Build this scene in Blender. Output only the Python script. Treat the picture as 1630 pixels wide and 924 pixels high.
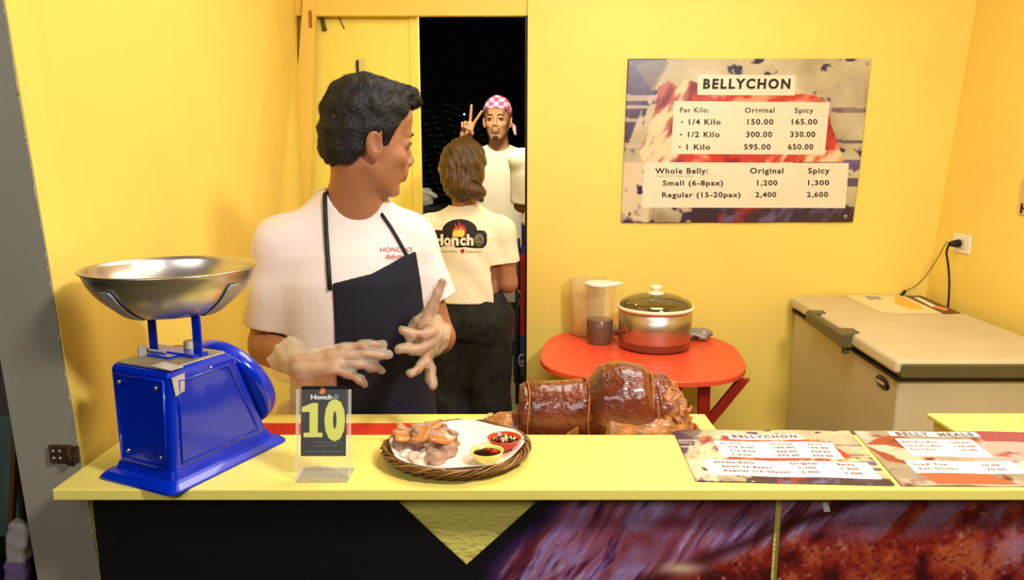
import bpy, bmesh, math, random
import numpy as np
from mathutils import Vector, Matrix
from mathutils.bvhtree import BVHTree
random.seed(7); rng = np.random.default_rng(7)
SC = bpy.context.scene
for _o in list(bpy.data.objects): bpy.data.objects.remove(_o, do_unlink=True)
# ------------------------------------------------------------------ camera
F_PX = 1180.0; CAM_H = 1.5; PITCH = math.radians(10)
cd = bpy.data.cameras.new('camera'); cam = bpy.data.objects.new('camera', cd); SC.collection.objects.link(cam)
cam.location = (0, 0, CAM_H); cam.rotation_euler = (math.radians(80), 0, 0)
cd.sensor_width = 36; cd.lens = F_PX * 36 / 1630; cd.clip_start = 0.05; SC.camera = cam
# ------------------------------------------------------------------ world, lights, exposure
w = bpy.data.worlds.new('night'); SC.world = w; w.use_nodes = True
w.node_tree.nodes['Background'].inputs[0].default_value = (0.010, 0.011, 0.014, 1)
w.node_tree.nodes['Background'].inputs[1].default_value = 0.10
SC.view_settings.view_transform = 'Standard'; SC.view_settings.look = 'None'
SC.view_settings.gamma = 1; SC.view_settings.exposure = -0.16; SC.view_settings.use_curve_mapping = False
def area(name, loc, target, sx, sy, power, col):
    l = bpy.data.lights.new(name, 'AREA'); l.shape = 'RECTANGLE'; l.size = sx; l.size_y = sy; l.energy = power; l.color = col
    o = bpy.data.objects.new(name, l); SC.collection.objects.link(o); o.location = loc
    o.rotation_euler = (Vector(target) - Vector(loc)).to_track_quat('-Z', 'Y').to_euler(); return o
area('stall_key_lamp', (1.05, 0.25, 2.55), (0.0, 2.2, 0.9), 0.35, 0.25, 52, (1.0, 0.95, 0.88))
area('stall_bounce_fill', (0.55, 1.9, 2.70), (0.55, 2.2, 0.0), 1.0, 0.8, 31, (1.0, 0.94, 0.86))  # added panel imitating ceiling bounce, brightens the top of the back wall
area('front_fill_light', (-0.6, -1.4, 2.7), (0.0, 1.8, 0.9), 1.6, 0.7, 36, (1.0, 0.96, 0.94))  # added soft fill from the front, no fixture of its own
area('yard_lamp_light', (-0.1, 3.62, 2.35), (-0.1, 4.6, 1.3), 0.3, 0.15, 30, (1.0, 0.93, 0.78))
# ------------------------------------------------------------------ helpers
def lin(c):
    c = np.asarray(c, float) / 255.0
    return np.where(c <= 0.04045, c / 12.92, ((c + 0.055) / 1.055) ** 2.4)
MATS = {}
def mat(name, rgb, rough=0.6, metal=0.0, bump=0.0, bscale=40.0, var=0.0, vscale=6.0, coat=0.0, trans=0.0, ior=1.45,
        alpha=1.0, emit=0.0, sss=0.0, stretch=None, attr=False, rough_var=0.0, spec=None):
    if name in MATS: return MATS[name]
    m = bpy.data.materials.new(name); m.use_nodes = True; nt = m.node_tree; N = nt.nodes; L = nt.links
    b = N['Principled BSDF']; c = tuple(lin(rgb)) + (1,)
    b.inputs['Base Color'].default_value = c; b.inputs['Roughness'].default_value = rough
    b.inputs['Metallic'].default_value = metal; b.inputs['IOR'].default_value = ior
    b.inputs['Coat Weight'].default_value = coat; b.inputs['Transmission Weight'].default_value = trans
    b.inputs['Alpha'].default_value = alpha
    if spec is not None: b.inputs['Specular IOR Level'].default_value = spec
    if emit: b.inputs['Emission Color'].default_value = c; b.inputs['Emission Strength'].default_value = emit
    if sss:
        b.inputs['Subsurface Weight'].default_value = sss; b.inputs['Subsurface Radius'].default_value = (1, .35, .2)
        b.inputs['Subsurface Scale'].default_value = 0.008
    tc = N.new('ShaderNodeTexCoord'); mp = N.new('ShaderNodeMapping'); L.new(tc.outputs['Object'], mp.inputs[0])
    if stretch: mp.inputs['Scale'].default_value = stretch
    if attr:
        a = N.new('ShaderNodeAttribute'); a.attribute_name = 'Col'; L.new(a.outputs['Color'], b.inputs['Base Color'])
    if var:
        n = N.new('ShaderNodeTexNoise'); n.inputs['Scale'].default_value = vscale; n.inputs['Detail'].default_value = 5
        L.new(mp.outputs[0], n.inputs['Vector'])
        mr = N.new('ShaderNodeMapRange'); mr.inputs[1].default_value = .3; mr.inputs[2].default_value = .7
        mr.inputs[3].default_value = 1 - var; mr.inputs[4].default_value = 1 + var * .5; L.new(n.outputs[0], mr.inputs[0])
        mx = N.new('ShaderNodeMix'); mx.data_type = 'RGBA'; mx.blend_type = 'MULTIPLY'; mx.inputs[0].default_value = 1
        mx.inputs[6].default_value = c
        if attr: L.new(a.outputs['Color'], mx.inputs[6])
        L.new(mr.outputs[0], mx.inputs[7]); L.new(mx.outputs[2], b.inputs['Base Color'])
        if rough_var:
            r2 = N.new('ShaderNodeMapRange'); r2.inputs[1].default_value = .3; r2.inputs[2].default_value = .7
            r2.inputs[3].default_value = max(rough - rough_var, .02); r2.inputs[4].default_value = rough + rough_var
            L.new(n.outputs[0], r2.inputs[0]); L.new(r2.outputs[0], b.inputs['Roughness'])
    if bump:
        n2 = N.new('ShaderNodeTexNoise'); n2.inputs['Scale'].default_value = bscale; n2.inputs['Detail'].default_value = 4
        L.new(mp.outputs[0], n2.inputs['Vector'])
        bp = N.new('ShaderNodeBump'); bp.inputs['Strength'].default_value = bump; bp.inputs['Distance'].default_value = 0.004
        L.new(n2.outputs[0], bp.inputs['Height']); L.new(bp.outputs[0], b.inputs['Normal'])
    MATS[name] = m; return m
def tag(o, label=None, cat=None, group=None, kind=None):
    if label: o['label'] = label
    if cat: o['category'] = cat
    if group: o['group'] = group
    if kind: o['kind'] = kind
    return o
def empty(name, loc, label=None, cat=None, group=None, kind=None, rz=0):
    o = bpy.data.objects.new(name, None); SC.collection.objects.link(o); o.location = loc; o.rotation_euler = (0, 0, rz)
    o.empty_display_size = .05
    bpy.context.view_layer.update()
    return tag(o, label, cat, group, kind)
def link(name, me, parent=None, world=True):
    o = bpy.data.objects.new(name, me); SC.collection.objects.link(o)
    if parent is not None:
        o.parent = parent
        if world:
            mw = Matrix.LocRotScale(parent.location, parent.rotation_euler, parent.scale)
            if parent.parent is not None:
                pp = parent.parent; mw = Matrix.LocRotScale(pp.location, pp.rotation_euler, pp.scale) @ parent.matrix_parent_inverse @ mw
            o.matrix_parent_inverse = mw.inverted()
    return o
def ortho(d):
    d = np.asarray(d, float); d = d / np.linalg.norm(d)
    a = np.array([0, 0, 1.0]) if abs(d[2]) < .9 else np.array([1.0, 0, 0])
    u = np.cross(a, d); u /= np.linalg.norm(u); return u, np.cross(d, u), d
class MB:
    def __init__(s): s.v = []; s.f = []; s.m = []; s.sm = []; s.n = 0
    def add(s, v, f, mi=0, smooth=False):
        v = np.asarray(v, float).reshape(-1, 3); s.v.append(v)
        for q in f: s.f.append([i + s.n for i in q]); s.m.append(mi); s.sm.append(smooth)
        s.n += len(v); return s
    def box(s, c, size, R=None, mi=0):
        h = np.asarray(size, float) / 2; P = np.array([[x, y, z] for x in (-1, 1) for y in (-1, 1) for z in (-1, 1)]) * h
        if R is not None: P = P @ np.asarray(R).T
        return s.add(P + np.asarray(c), [(0, 1, 3, 2), (4, 6, 7, 5), (0, 4, 5, 1), (2, 3, 7, 6), (0, 2, 6, 4), (1, 5, 7, 3)], mi)
    def box2(s, a, b, mi=0):
        a = np.array(a, float); b = np.array(b, float); return s.box((a + b) / 2, np.abs(b - a), None, mi)
    def hexa(s, P, mi=0):
        return s.add(P, [(0, 3, 2, 1), (4, 5, 6, 7), (0, 1, 5, 4), (1, 2, 6, 5), (2, 3, 7, 6), (3, 0, 4, 7)], mi)
    def prism(s, poly, off, mi=0):
        P = np.asarray(poly, float); n = len(P); Q = P + np.asarray(off, float)
        return s.add(np.vstack([P, Q]), [tuple(range(n))[::-1], tuple(range(n, 2 * n))] + [(i, (i + 1) % n, n + (i + 1) % n, n + i) for i in range(n)], mi)
    def tube(s, path, r, n=10, mi=0, closed=False, caps=True, sy=1.0):
        P = [np.asarray(p, float) for p in path]; k = len(P); rr = r if hasattr(r, '__len__') else [r] * k
        V = []; u = None
        for i in range(k):
            a = P[(i - 1) % k] if (closed or i > 0) else P[i]; b = P[(i + 1) % k] if (closed or i < k - 1) else P[i]
            d = b - a; d /= (np.linalg.norm(d) + 1e-12)
            if u is None: u, vv, _ = ortho(d)
            else: u = u - d * np.dot(u, d); u /= np.linalg.norm(u); vv = np.cross(d, u)
            for j in range(n):
                t = 2 * math.pi * j / n; V.append(P[i] + rr[i] * (math.cos(t) * u + sy * math.sin(t) * vv))
        f = [(i * n + j, i * n + (j + 1) % n, ((i + 1) % k) * n + (j + 1) % n, ((i + 1) % k) * n + j) for i in range(k if closed else k - 1) for j in range(n)]
        s.add(V, f, mi, True)
        if caps and not closed:
            b = s.n - k * n; s.f.append([b + j for j in range(n)][::-1]); s.m.append(mi); s.sm.append(False)
            s.f.append([b + (k - 1) * n + j for j in range(n)]); s.m.append(mi); s.sm.append(False)
        return s
    def lathe(s, prof, c, axis=(0, 0, 1), n=40, mi=0, scale=(1, 1), u=None, smooth=True):
        U, V_, D = ortho(axis)
        if u is not None: U = np.array(u, float); U /= np.linalg.norm(U); V_ = np.cross(D, U)
        V = [np.asarray(c) + D * h + r * (math.cos(2 * math.pi * j / n) * U * scale[0] + math.sin(2 * math.pi * j / n) * V_ * scale[1]) for r, h in prof for j in range(n)]
        f = [(i * n + j, i * n + (j + 1) % n, (i + 1) * n + (j + 1) % n, (i + 1) * n + j) for i in range(len(prof) - 1) for j in range(n)]
        return s.add(V, f, mi, smooth)
    def grid(s, fn, nu, nv, mi=0, smooth=True):
        V = [fn(i / nu, j / nv) for j in range(nv + 1) for i in range(nu + 1)]
        return s.add(V, [(j * (nu + 1) + i, j * (nu + 1) + i + 1, (j + 1) * (nu + 1) + i + 1, (j + 1) * (nu + 1) + i) for j in range(nv) for i in range(nu)], mi, smooth)
    def build(s, name, mats, parent=None, bevel=0.0, label=None, seg=2, weld=False):
        me = bpy.data.meshes.new(name); V = np.vstack(s.v)
        me.from_pydata(V.tolist(), [], s.f)
        for m in (mats if isinstance(mats, (list, tuple)) else [mats]): me.materials.append(m)
        me.polygons.foreach_set('material_index', s.m); me.polygons.foreach_set('use_smooth', s.sm)
        bm = bmesh.new(); bm.from_mesh(me)
        if weld: bmesh.ops.remove_doubles(bm, verts=bm.verts, dist=1e-5)
        bmesh.ops.recalc_face_normals(bm, faces=bm.faces); bm.to_mesh(me); bm.free()
        o = link(name, me, parent)
        if bevel:
            b = o.modifiers.new('bevel', 'BEVEL'); b.width = bevel; b.segments = seg; b.limit_method = 'ANGLE'; b.angle_limit = math.radians(40)
            b.harden_normals = False
        if label: o['label'] = label
        return o
def at(px, py, axis, val):
    r = np.array([(px - 815) / F_PX, 0, 0]); v = -(py - 462) / F_PX
    r[1] = math.cos(PITCH) + v * math.sin(PITCH); r[2] = -math.sin(PITCH) + v * math.cos(PITCH)
    o = np.array([0, 0, CAM_H]); k = 'xyz'.index(axis); return o + r * ((val - o[k]) / r[k])
# value noise for prints
def vnoise(x, y, seed=0):
    xi = np.floor(x).astype(np.int64); yi = np.floor(y).astype(np.int64); fx = x - xi; fy = y - yi
    fx = fx * fx * (3 - 2 * fx); fy = fy * fy * (3 - 2 * fy)
    def h(a, b):
        n = (a * 374761393 + b * 668265263 + seed * 1442695041) & 0xFFFFFFFF; n = ((n ^ (n >> 13)) * 1274126177) & 0xFFFFFFFF
        return ((n ^ (n >> 16)) & 0xFFFF) / 65535.0
    return (h(xi, yi) * (1 - fx) + h(xi + 1, yi) * fx) * (1 - fy) + (h(xi, yi + 1) * (1 - fx) + h(xi + 1, yi + 1) * fx) * fy
def fbm(x, y, seed=0, o=4):
    s = 0; a = .5; t = 0
    for i in range(o): s = s + a * vnoise(x * 2 ** i, y * 2 ** i, seed + i); t += a; a *= .5
    return s / t
def mixc(a, b, t): t = np.clip(t, 0, 1)[..., None]; return a * (1 - t) + np.asarray(b, float) * t
def inside(poly, x, y):
    r = np.zeros(x.shape, bool); n = len(poly)
    for i in range(n):
        x0, y0 = poly[i]; x1, y1 = poly[(i + 1) % n]
        c = ((y0 > y) != (y1 > y)); r ^= c & (x < (x1 - x0) * (y - y0) / ((y1 - y0) + 1e-12) + x0)
    return r
def printed(name, P, col, m, parent=None, kind=None):
    """P (nv+1,nu+1,3) points, col (nv+1,nu+1,3) srgb 0..255"""
    nv, nu = P.shape[0] - 1, P.shape[1] - 1; idx = np.arange((nv + 1) * (nu + 1)).reshape(nv + 1, nu + 1)
    q = np.stack([idx[:-1, :-1], idx[:-1, 1:], idx[1:, 1:], idx[1:, :-1]], -1).reshape(-1, 4)
    me = bpy.data.meshes.new(name); me.vertices.add(P.shape[0] * P.shape[1]); me.vertices.foreach_set('co', P.reshape(-1))
    me.loops.add(q.size); me.loops.foreach_set('vertex_index', q.reshape(-1)); me.polygons.add(len(q))
    me.polygons.foreach_set('loop_start', np.arange(0, q.size, 4)); me.update(calc_edges=True)
    a = me.color_attributes.new('Col', 'FLOAT_COLOR', 'POINT'); c = np.ones((P.shape[0] * P.shape[1], 4)); c[:, :3] = lin(col.reshape(-1, 3))
    a.data.foreach_set('color', c.reshape(-1)); me.materials.append(m)
    return link(name, me, parent)
# text as flat mesh mapped into any frame
_tc = {}
def glyphs(s, bold=0.0, shear=0.0, spc=1.0):
    k = (s, bold, shear, spc)
    if k in _tc: return _tc[k]
    cu = bpy.data.curves.new('t', 'FONT'); cu.body = s; cu.offset = bold; cu.shear = shear; cu.resolution_u = 3; cu.space_character = spc
    o = bpy.data.objects.new('t', cu); SC.collection.objects.link(o); bpy.context.view_layer.update()
    me = bpy.data.meshes.new_from_object(o.evaluated_get(bpy.context.evaluated_depsgraph_get()))
    V = np.zeros(len(me.vertices) * 3); me.vertices.foreach_get('co', V); V = V.reshape(-1, 3)[:, :2]
    F = [tuple(p.vertices) for p in me.polygons]
    bpy.data.objects.remove(o, do_unlink=True); bpy.data.meshes.remove(me); bpy.data.curves.remove(cu)
    _tc[k] = (V, F); return V, F
CAPH = None
def text_into(mb, s, x0, x1, ybase, ytop, fn, bold=0.012, shear=0.0, mi=0, spc=1.0):
    """fit text between x0..x1, capitals between ybase..ytop, fn(x,y)->point"""
    global CAPH
    if CAPH is None: v, _ = glyphs('H'); CAPH = v[:, 1].max()
    V, F = glyphs(s, bold, shear, spc); a, b = V[:, 0].min(), V[:, 0].max()
    X = x0 + (V[:, 0] - a) / (b - a) * (x1 - x0); Y = ybase + V[:, 1] / CAPH * (ytop - ybase)
    mb.add([fn(x, y) for x, y in zip(X, Y)], F, mi)
# ------------------------------------------------------------------ signed distance modelling
class Field:
    def __init__(s, lo, hi, h):
        s.lo = np.array(lo, np.float32); s.h = h; s.n = np.ceil((np.array(hi) - s.lo) / h).astype(int) + 1
        s.D = np.full(s.n, 1.0, np.float32); s.dec = None
    def win(s, lo, hi, mg):
        a = np.clip(np.floor((np.asarray(lo) - mg - s.lo) / s.h).astype(int), 0, s.n); b = np.clip(np.ceil((np.asarray(hi) + mg - s.lo) / s.h).astype(int) + 1, 0, s.n)
        if np.any(b <= a): return None
        sl = tuple(slice(a[i], b[i]) for i in range(3))
        ax = [(s.lo[i] + s.h * np.arange(a[i], b[i])).astype(np.float32) for i in range(3)]
        return sl, (ax[0][:, None, None], ax[1][None, :, None], ax[2][None, None, :])
    def put(s, lo, hi, fn, k=0.0, cut=False):
        w_ = s.win(lo, hi, .012 + k)
        if w_ is None: return
        sl, (x, y, z) = w_; d = fn(x, y, z).astype(np.float32); D = s.D[sl]
        if cut:
            if k > 0: hh = np.clip(.5 - .5 * (D + d) / k, 0, 1); r = D * (1 - hh) - d * hh + k * hh * (1 - hh)
            else: r = np.maximum(D, -d)
        elif k > 0: hh = np.clip(.5 + .5 * (D - d) / k, 0, 1); r = D * (1 - hh) + d * hh - k * hh * (1 - hh)
        else: r = np.minimum(D, d)
        s.D[sl] = r
    def cap(s, a, b, ra, rb=None, k=0.01, cut=False, inf=0.0):
        rb = ra if rb is None else rb; ra += inf; rb += inf; a = np.asarray(a, float); b = np.asarray(b, float); R = max(ra, rb)
        ab = b - a; L2 = max(float(ab @ ab), 1e-9)
        def fn(x, y, z):
            px, py, pz = x - a[0], y - a[1], z - a[2]; t = np.clip((px * ab[0] + py * ab[1] + pz * ab[2]) / L2, 0, 1)
            return np.sqrt((px - t * ab[0]) ** 2 + (py - t * ab[1]) ** 2 + (pz - t * ab[2]) ** 2) - (ra + (rb - ra) * t)
        s.put(np.minimum(a, b) - R, np.maximum(a, b) + R, fn, k, cut)
    def ell(s, c, r, R=None, k=0.01, cut=False, inf=0.0):
        c = np.asarray(c, float); r = np.asarray(r, float) + inf; M = np.eye(3) if R is None else np.asarray(R).T; B = r.max()
        if R is None: lo, hi = c - r, c + r
        else: lo, hi = c - B, c + B
        def fn(x, y, z):
            p = [x - c[0], y - c[1], z - c[2]]; q = [M[i, 0] * p[0] + M[i, 1] * p[1] + M[i, 2] * p[2] for i in range(3)]
            k0 = np.sqrt(sum((q[i] / r[i]) ** 2 for i in range(3))); k1 = np.sqrt(sum((q[i] / r[i] ** 2) ** 2 for i in range(3)))
            return k0 * (k0 - 1) / (k1 + 1e-6)
        s.put(lo, hi, fn, k, cut)
    def loft(s, c, fwd, secs, k=0.01, cut=False, inf=0.0, fn2=None, p=2.0):
        """vertical loft: secs (z, off_fwd, half_width, half_depth[, off_lat]); fwd = facing (x,y)"""
        fx, fy = fwd; lx, ly = -fy, fx; S = np.array([list(q) + [0] * (5 - len(q)) for q in secs], float); S = S[np.argsort(S[:, 0])]
        R = S[:, 2:4].max() + np.abs(S[:, 1]).max() + abs(inf) + .02
        def fn(x, y, z):
            z0 = z.ravel(); g = [np.interp(z0, S[:, 0], S[:, i])[None, None, :].astype(np.float32) for i in range(1, 5)]
            px, py = x - c[0], y - c[1]; f = px * fx + py * fy - g[0]; l = px * lx + py * ly - g[3]
            a = g[1] + inf; b = g[2] + inf
            if p != 2.0:
                k0 = (np.abs(l / a) ** p + np.abs(f / b) ** p) ** (1 / p); d = (k0 - 1) * np.minimum(a, b)
            else:
                k0 = np.sqrt((l / a) ** 2 + (f / b) ** 2); k1 = np.sqrt((l / a ** 2) ** 2 + (f / b ** 2) ** 2); d = k0 * (k0 - 1) / (k1 + 1e-5)
            zc = np.maximum(z - (S[-1, 0] + inf * .5), S[0, 0] - z); d = np.maximum(d, zc)
            if fn2 is not None: d = fn2(d, x, y, z, f, l)
            return d
        s.put([c[0] - R, c[1] - R, S[0, 0]], [c[0] + R, c[1] + R, S[-1, 0] + max(inf, 0)], fn, k, cut)
    def disp(s, fn, band=.02):
        I = np.nonzero(np.abs(s.D) < band); P = [s.lo[i] + s.h * I[i] for i in range(3)]; s.D[I] += fn(*P).astype(np.float32)
    def mesh(s, name, mats, parent=None, slot=None, smooth_it=0):
        D = s.D; n = np.array(D.shape); S = D < 0
        c = S[:-1, :-1, :-1].astype(np.uint8)
        for dx, dy, dz in [(0, 0, 1), (0, 1, 0), (0, 1, 1), (1, 0, 0), (1, 0, 1), (1, 1, 0), (1, 1, 1)]:
            c += S[dx:n[0] - 1 + dx, dy:n[1] - 1 + dy, dz:n[2] - 1 + dz]
        I = np.array(np.nonzero((c > 0) & (c < 8))).T; del c
        cs = np.array([(a, b, e) for a in (0, 1) for b in (0, 1) for e in (0, 1)])
        val = np.stack([D[I[:, 0] + q[0], I[:, 1] + q[1], I[:, 2] + q[2]] for q in cs], 1)
        acc = np.zeros((len(I), 3)); cnt = np.zeros(len(I))
        for i in range(8):
            for j in range(i + 1, 8):
                if np.abs(cs[i] - cs[j]).sum() == 1:
                    a, b = val[:, i], val[:, j]; m = (a < 0) != (b < 0); t = np.where(m, a / np.where(m, a - b, 1), 0)
                    acc += np.where(m[:, None], cs[i] + (cs[j] - cs[i]) * t[:, None], 0); cnt += m
        V = (I + acc / cnt[:, None]) * s.h + s.lo
        idm = np.full(n - 1, -1, np.int32); idm[tuple(I.T)] = np.arange(len(I))
        Q = []
        for ax in range(3):
            o = [1, 1, 1]; o[ax] = 0; a = [slice(1, -1)] * 3; b = [slice(1, -1)] * 3; a[ax] = slice(0, -1); b[ax] = slice(1, None)
            A = S[tuple(a)]; B = S[tuple(b)]; E = np.array(np.nonzero(A != B)).T
            if len(E) == 0: continue
            fl = A[tuple(E.T)]; G = E.copy()
            for t_ in range(3):
                if t_ != ax: G[:, t_] += 1
            u, v = [(1, 2), (2, 0), (0, 1)][ax]; du = np.zeros(3, int); dv = np.zeros(3, int); du[u] = 1; dv[v] = 1
            q = np.stack([idm[tuple((G - du - dv).T)], idm[tuple((G - dv).T)], idm[tuple(G.T)], idm[tuple((G - du).T)]], 1)
            q[~fl] = q[~fl][:, ::-1]; Q.append(q)
        Q = np.vstack(Q); Q = Q[(Q >= 0).all(1)]
        if smooth_it:
            E = np.vstack([Q[:, [0, 1]], Q[:, [1, 2]], Q[:, [2, 3]], Q[:, [3, 0]]]); deg = np.bincount(E.ravel(), minlength=len(V))
            for _ in range(smooth_it):
                N_ = np.zeros_like(V)
                for i in range(3):
                    N_[:, i] = np.bincount(E[:, 0], V[E[:, 1], i], len(V)) + np.bincount(E[:, 1], V[E[:, 0], i], len(V))
                V = V * .5 + .5 * N_ / np.maximum(deg, 1)[:, None]
        me = bpy.data.meshes.new(name); me.vertices.add(len(V)); me.vertices.foreach_set('co', V.astype(np.float32).reshape(-1))
        me.loops.add(Q.size); me.loops.foreach_set('vertex_index', Q.reshape(-1).astype(np.int32)); me.polygons.add(len(Q))
        me.polygons.foreach_set('loop_start', np.arange(0, Q.size, 4)); me.polygons.foreach_set('use_smooth', np.ones(len(Q), bool))
        me.update(calc_edges=True)
        for m in (mats if isinstance(mats, (list, tuple)) else [mats]): me.materials.append(m)
        if slot is not None:
            C = V[Q].mean(1); me.polygons.foreach_set('material_index', slot(C).astype(np.int32))
        o = link(name, me, parent); o['_v'] = 0; del o['_v']; return o
def bvh(o):
    me = o.data; return BVHTree.FromPolygons([tuple(v.co) for v in me.vertices], [tuple(p.vertices) for p in me.polygons])
# ------------------------------------------------------------------ materials
YW = mat('wall_yellow_paint', (244, 215, 102), .55, bump=.10, bscale=25, var=.05, vscale=2.5)
YL = mat('lintel_yellow_paint', (240, 206, 90), .55, bump=.10, bscale=25, var=.05, vscale=2.5)
YD = mat('door_yellow_lit', (250, 230, 100), .5, bump=.15, bscale=12, var=.04, vscale=3, stretch=(1, 1, .2))  # lighter than the wall: the leaf's brighter lighting is put into its colour
YC = mat('counter_yellow_paint', (250, 232, 118), .38, bump=.06, bscale=30, var=.05, vscale=5)
YP = mat('rolled_yellow_paint', (226, 212, 104), .6, bump=.9, bscale=70, var=.06, vscale=9, stretch=(1, 1, 2))
GREY = mat('grey_paint', (152, 146, 128), .6, bump=.2, bscale=14, var=.12, vscale=3, stretch=(1, 1, .4))
RUST = mat('rusty_metal', (84, 58, 34), .7, .4, bump=.9, bscale=160, var=.6, vscale=70)
CONC = mat('concrete', (120, 108, 72), .8, bump=.3, bscale=30, var=.2, vscale=3)
BLUE = mat('blue_enamel', (0, 44, 190), .22, coat=.5, var=.05, vscale=8)
STEEL = mat('brushed_steel', (212, 206, 198), .32, 1.0, bump=.05, bscale=8, stretch=(1, 1, 30), var=.08, vscale=5)
GALV = mat('galvanised_arm', (176, 174, 172), .5, .15)
TAPE = mat('old_tape', (205, 190, 172), .6, bump=.5, bscale=90, var=.2, vscale=50)
TIN = mat('worn_tin', (170, 160, 130), .5, .5, bump=.3, bscale=60, var=.25, vscale=30)
BLACK = mat('black_vinyl', (10, 10, 14), .45, bump=.1, bscale=30)
BLKM = mat('black_metal', (8, 8, 8), .5)
WHITE = mat('white_plastic', (240, 236, 225), .35)
RED = mat('red_paint', (226, 80, 50), .38, bump=.05, bscale=40, var=.04, vscale=6)
REDD = mat('dark_red_paint', (150, 28, 18), .45, var=.1, vscale=10)
PRINT = mat('glossy_print', (255, 255, 255), .30, attr=True, bump=.25, bscale=9)
VINYL = mat('vinyl_print', (255, 255, 255), .42, attr=True, var=.10, vscale=160, bump=.1, bscale=60)
INK = mat('black_ink', (16, 12, 14), .5)
PAPERW = mat('poster_box_white', (236, 218, 188), .4, var=.03, vscale=12)
INKW = mat('menu_ink_pale', (120, 95, 90), .5)  # paler ink than the wall poster's black
PAPERM = mat('menu_box_pale', (240, 226, 220), .3)
ACR = mat('clear_acrylic', (245, 245, 235), .06, alpha=.045); ACRE = mat('acrylic_cut_edge', (245, 240, 225), .1, alpha=.35)
CARD = mat('black_card', (14, 14, 20), .35)
NUM = mat('pale_yellow_ink', (236, 236, 100), .5)
SKIN1 = mat('skin_medium_brown', (164, 108, 74), .55, sss=.10, bump=.12, bscale=90, var=.06, vscale=14)
SKIN2 = mat('skin_tan', (190, 136, 92), .55, sss=.1, var=.06, vscale=14)
LIP = mat('lip_skin', (140, 74, 58), .4); LIP2 = mat('lip_skin_tan', (166, 106, 78), .4)
HAIRB = mat('black_hair', (11, 8, 6), .6, bump=1.0, bscale=170, var=.3, vscale=90)
HAIRW = mat('brown_streaked_hair', (92, 64, 28), .30, bump=1.0, bscale=110, var=.75, vscale=38, stretch=(3.2, 3.2, .35))
CLOTH = mat('white_cotton', (226, 212, 206), .9, bump=1.0, bscale=13, stretch=(1.3, 1.3, .6))
CREAM = mat('cream_cotton', (240, 226, 190), .9, bump=1.0, bscale=14, stretch=(1.3, 1.3, .6))
NAVY = mat('navy_apron_cloth', (16, 16, 34), .85, bump=.2, bscale=300, var=.2, vscale=9)
CORD = mat('black_cord', (10, 10, 12), .6)
DARKP = mat('black_patterned_cotton', (27, 26, 16), .85, var=.95, vscale=26, bump=.4, bscale=40)
GREYP = mat('grey_olive_trousers', (112, 104, 78), .9, var=.15, vscale=18)
SHOE = mat('black_shoe', (22, 20, 20), .5)
GLOVE = mat('clear_plastic_glove', (242, 228, 196), .2, alpha=.25, bump=.9, bscale=70)
REDTXT = mat('red_print', (190, 70, 64), .7)
NAVB = mat('blue_cloth', (16, 34, 110), .8); REDC = mat('red_cloth', (176, 16, 22), .8); BLUC = mat('mid_blue_cloth', (14, 60, 130), .8)
FREZ = mat('freezer_beige', (202, 188, 150), .38, var=.06, vscale=5)
FTRIM = mat('freezer_grey_trim', (92, 84, 50), .45); FRUB = mat('black_rubber', (28, 22, 14), .6)
TWINE = mat('tan_twine', (170, 104, 44), .6, bump=.5, bscale=200)
PIG = mat('roast_skin', (116, 50, 22), .24, coat=.5, bump=1.0, bscale=85, var=.55, vscale=14, rough_var=.12)
PIGD = mat('roast_end_meat', (182, 110, 52), .4, bump=1.0, bscale=120, var=.6, vscale=60, coat=.3)
PIGL = mat('light_roast_meat', (184, 118, 56), .34, bump=1.0, bscale=110, var=.5, vscale=40, coat=.4)
CRISP = mat('amber_crisp_skin', (204, 130, 62), .28, coat=.5, var=.45, vscale=55, bump=.5, bscale=60)
MEAT = mat('pale_pork_meat', (176, 138, 114), .5, var=.3, vscale=60, bump=.7, bscale=110)
FAT = mat('white_pork_fat', (236, 214, 194), .4, var=.1, vscale=50)
RATT = mat('brown_rattan', (128, 84, 40), .42, var=.45, vscale=40, bump=.4, bscale=150)
PAPER = mat('greaseproof_paper', (238, 232, 212), .5, bump=.15, bscale=20, var=.03, vscale=8)
BOWLY = mat('yellow_melamine', (248, 226, 110), .2, coat=.5); BOWLR = mat('red_melamine', (216, 62, 28), .22, coat=.5)
SAUCE = mat('dark_vinegar_sauce', (44, 26, 8), .08); CHILI = mat('red_chili', (200, 40, 24), .2); ONION = mat('pale_onion', (220, 205, 150), .25)
POTM = mat('satin_aluminium', (196, 184, 168), .36, 1.0); RIM = mat('cream_enamel', (250, 240, 205), .25)
GLASS = mat('smoked_glass_lid', (128, 118, 78), .07, .75)
FROST = mat('frosted_plastic', (246, 226, 160), .3, trans=.25, ior=1.05, alpha=.50)
FROST2 = mat('frosted_plastic_front', (240, 226, 180), .3, alpha=.13)
LIQ = mat('dark_red_brown_liquid', (74, 20, 6), .25)
GREYF = mat('crumpled_grey_foil', (150, 146, 136), .4, .3)
# ------------------------------------------------------------------ setting
def struct(name, mb, m, parent=None, bevel=0.0):
    o = mb.build(name, m, parent, bevel)
    if parent is None: o['kind'] = 'structure'
    return o
struct('floor', MB().box2((-3, -2.5, -.1), (4, 3.5, 0)), CONC)
struct('floor_yard', MB().box2((-3, 3.5, -.1), (3.5, 9, .28)), CONC)
struct('ceiling', MB().box2((-1.2, .9, 2.9), (2.3, 3.6, 2.95)), YW)
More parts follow.
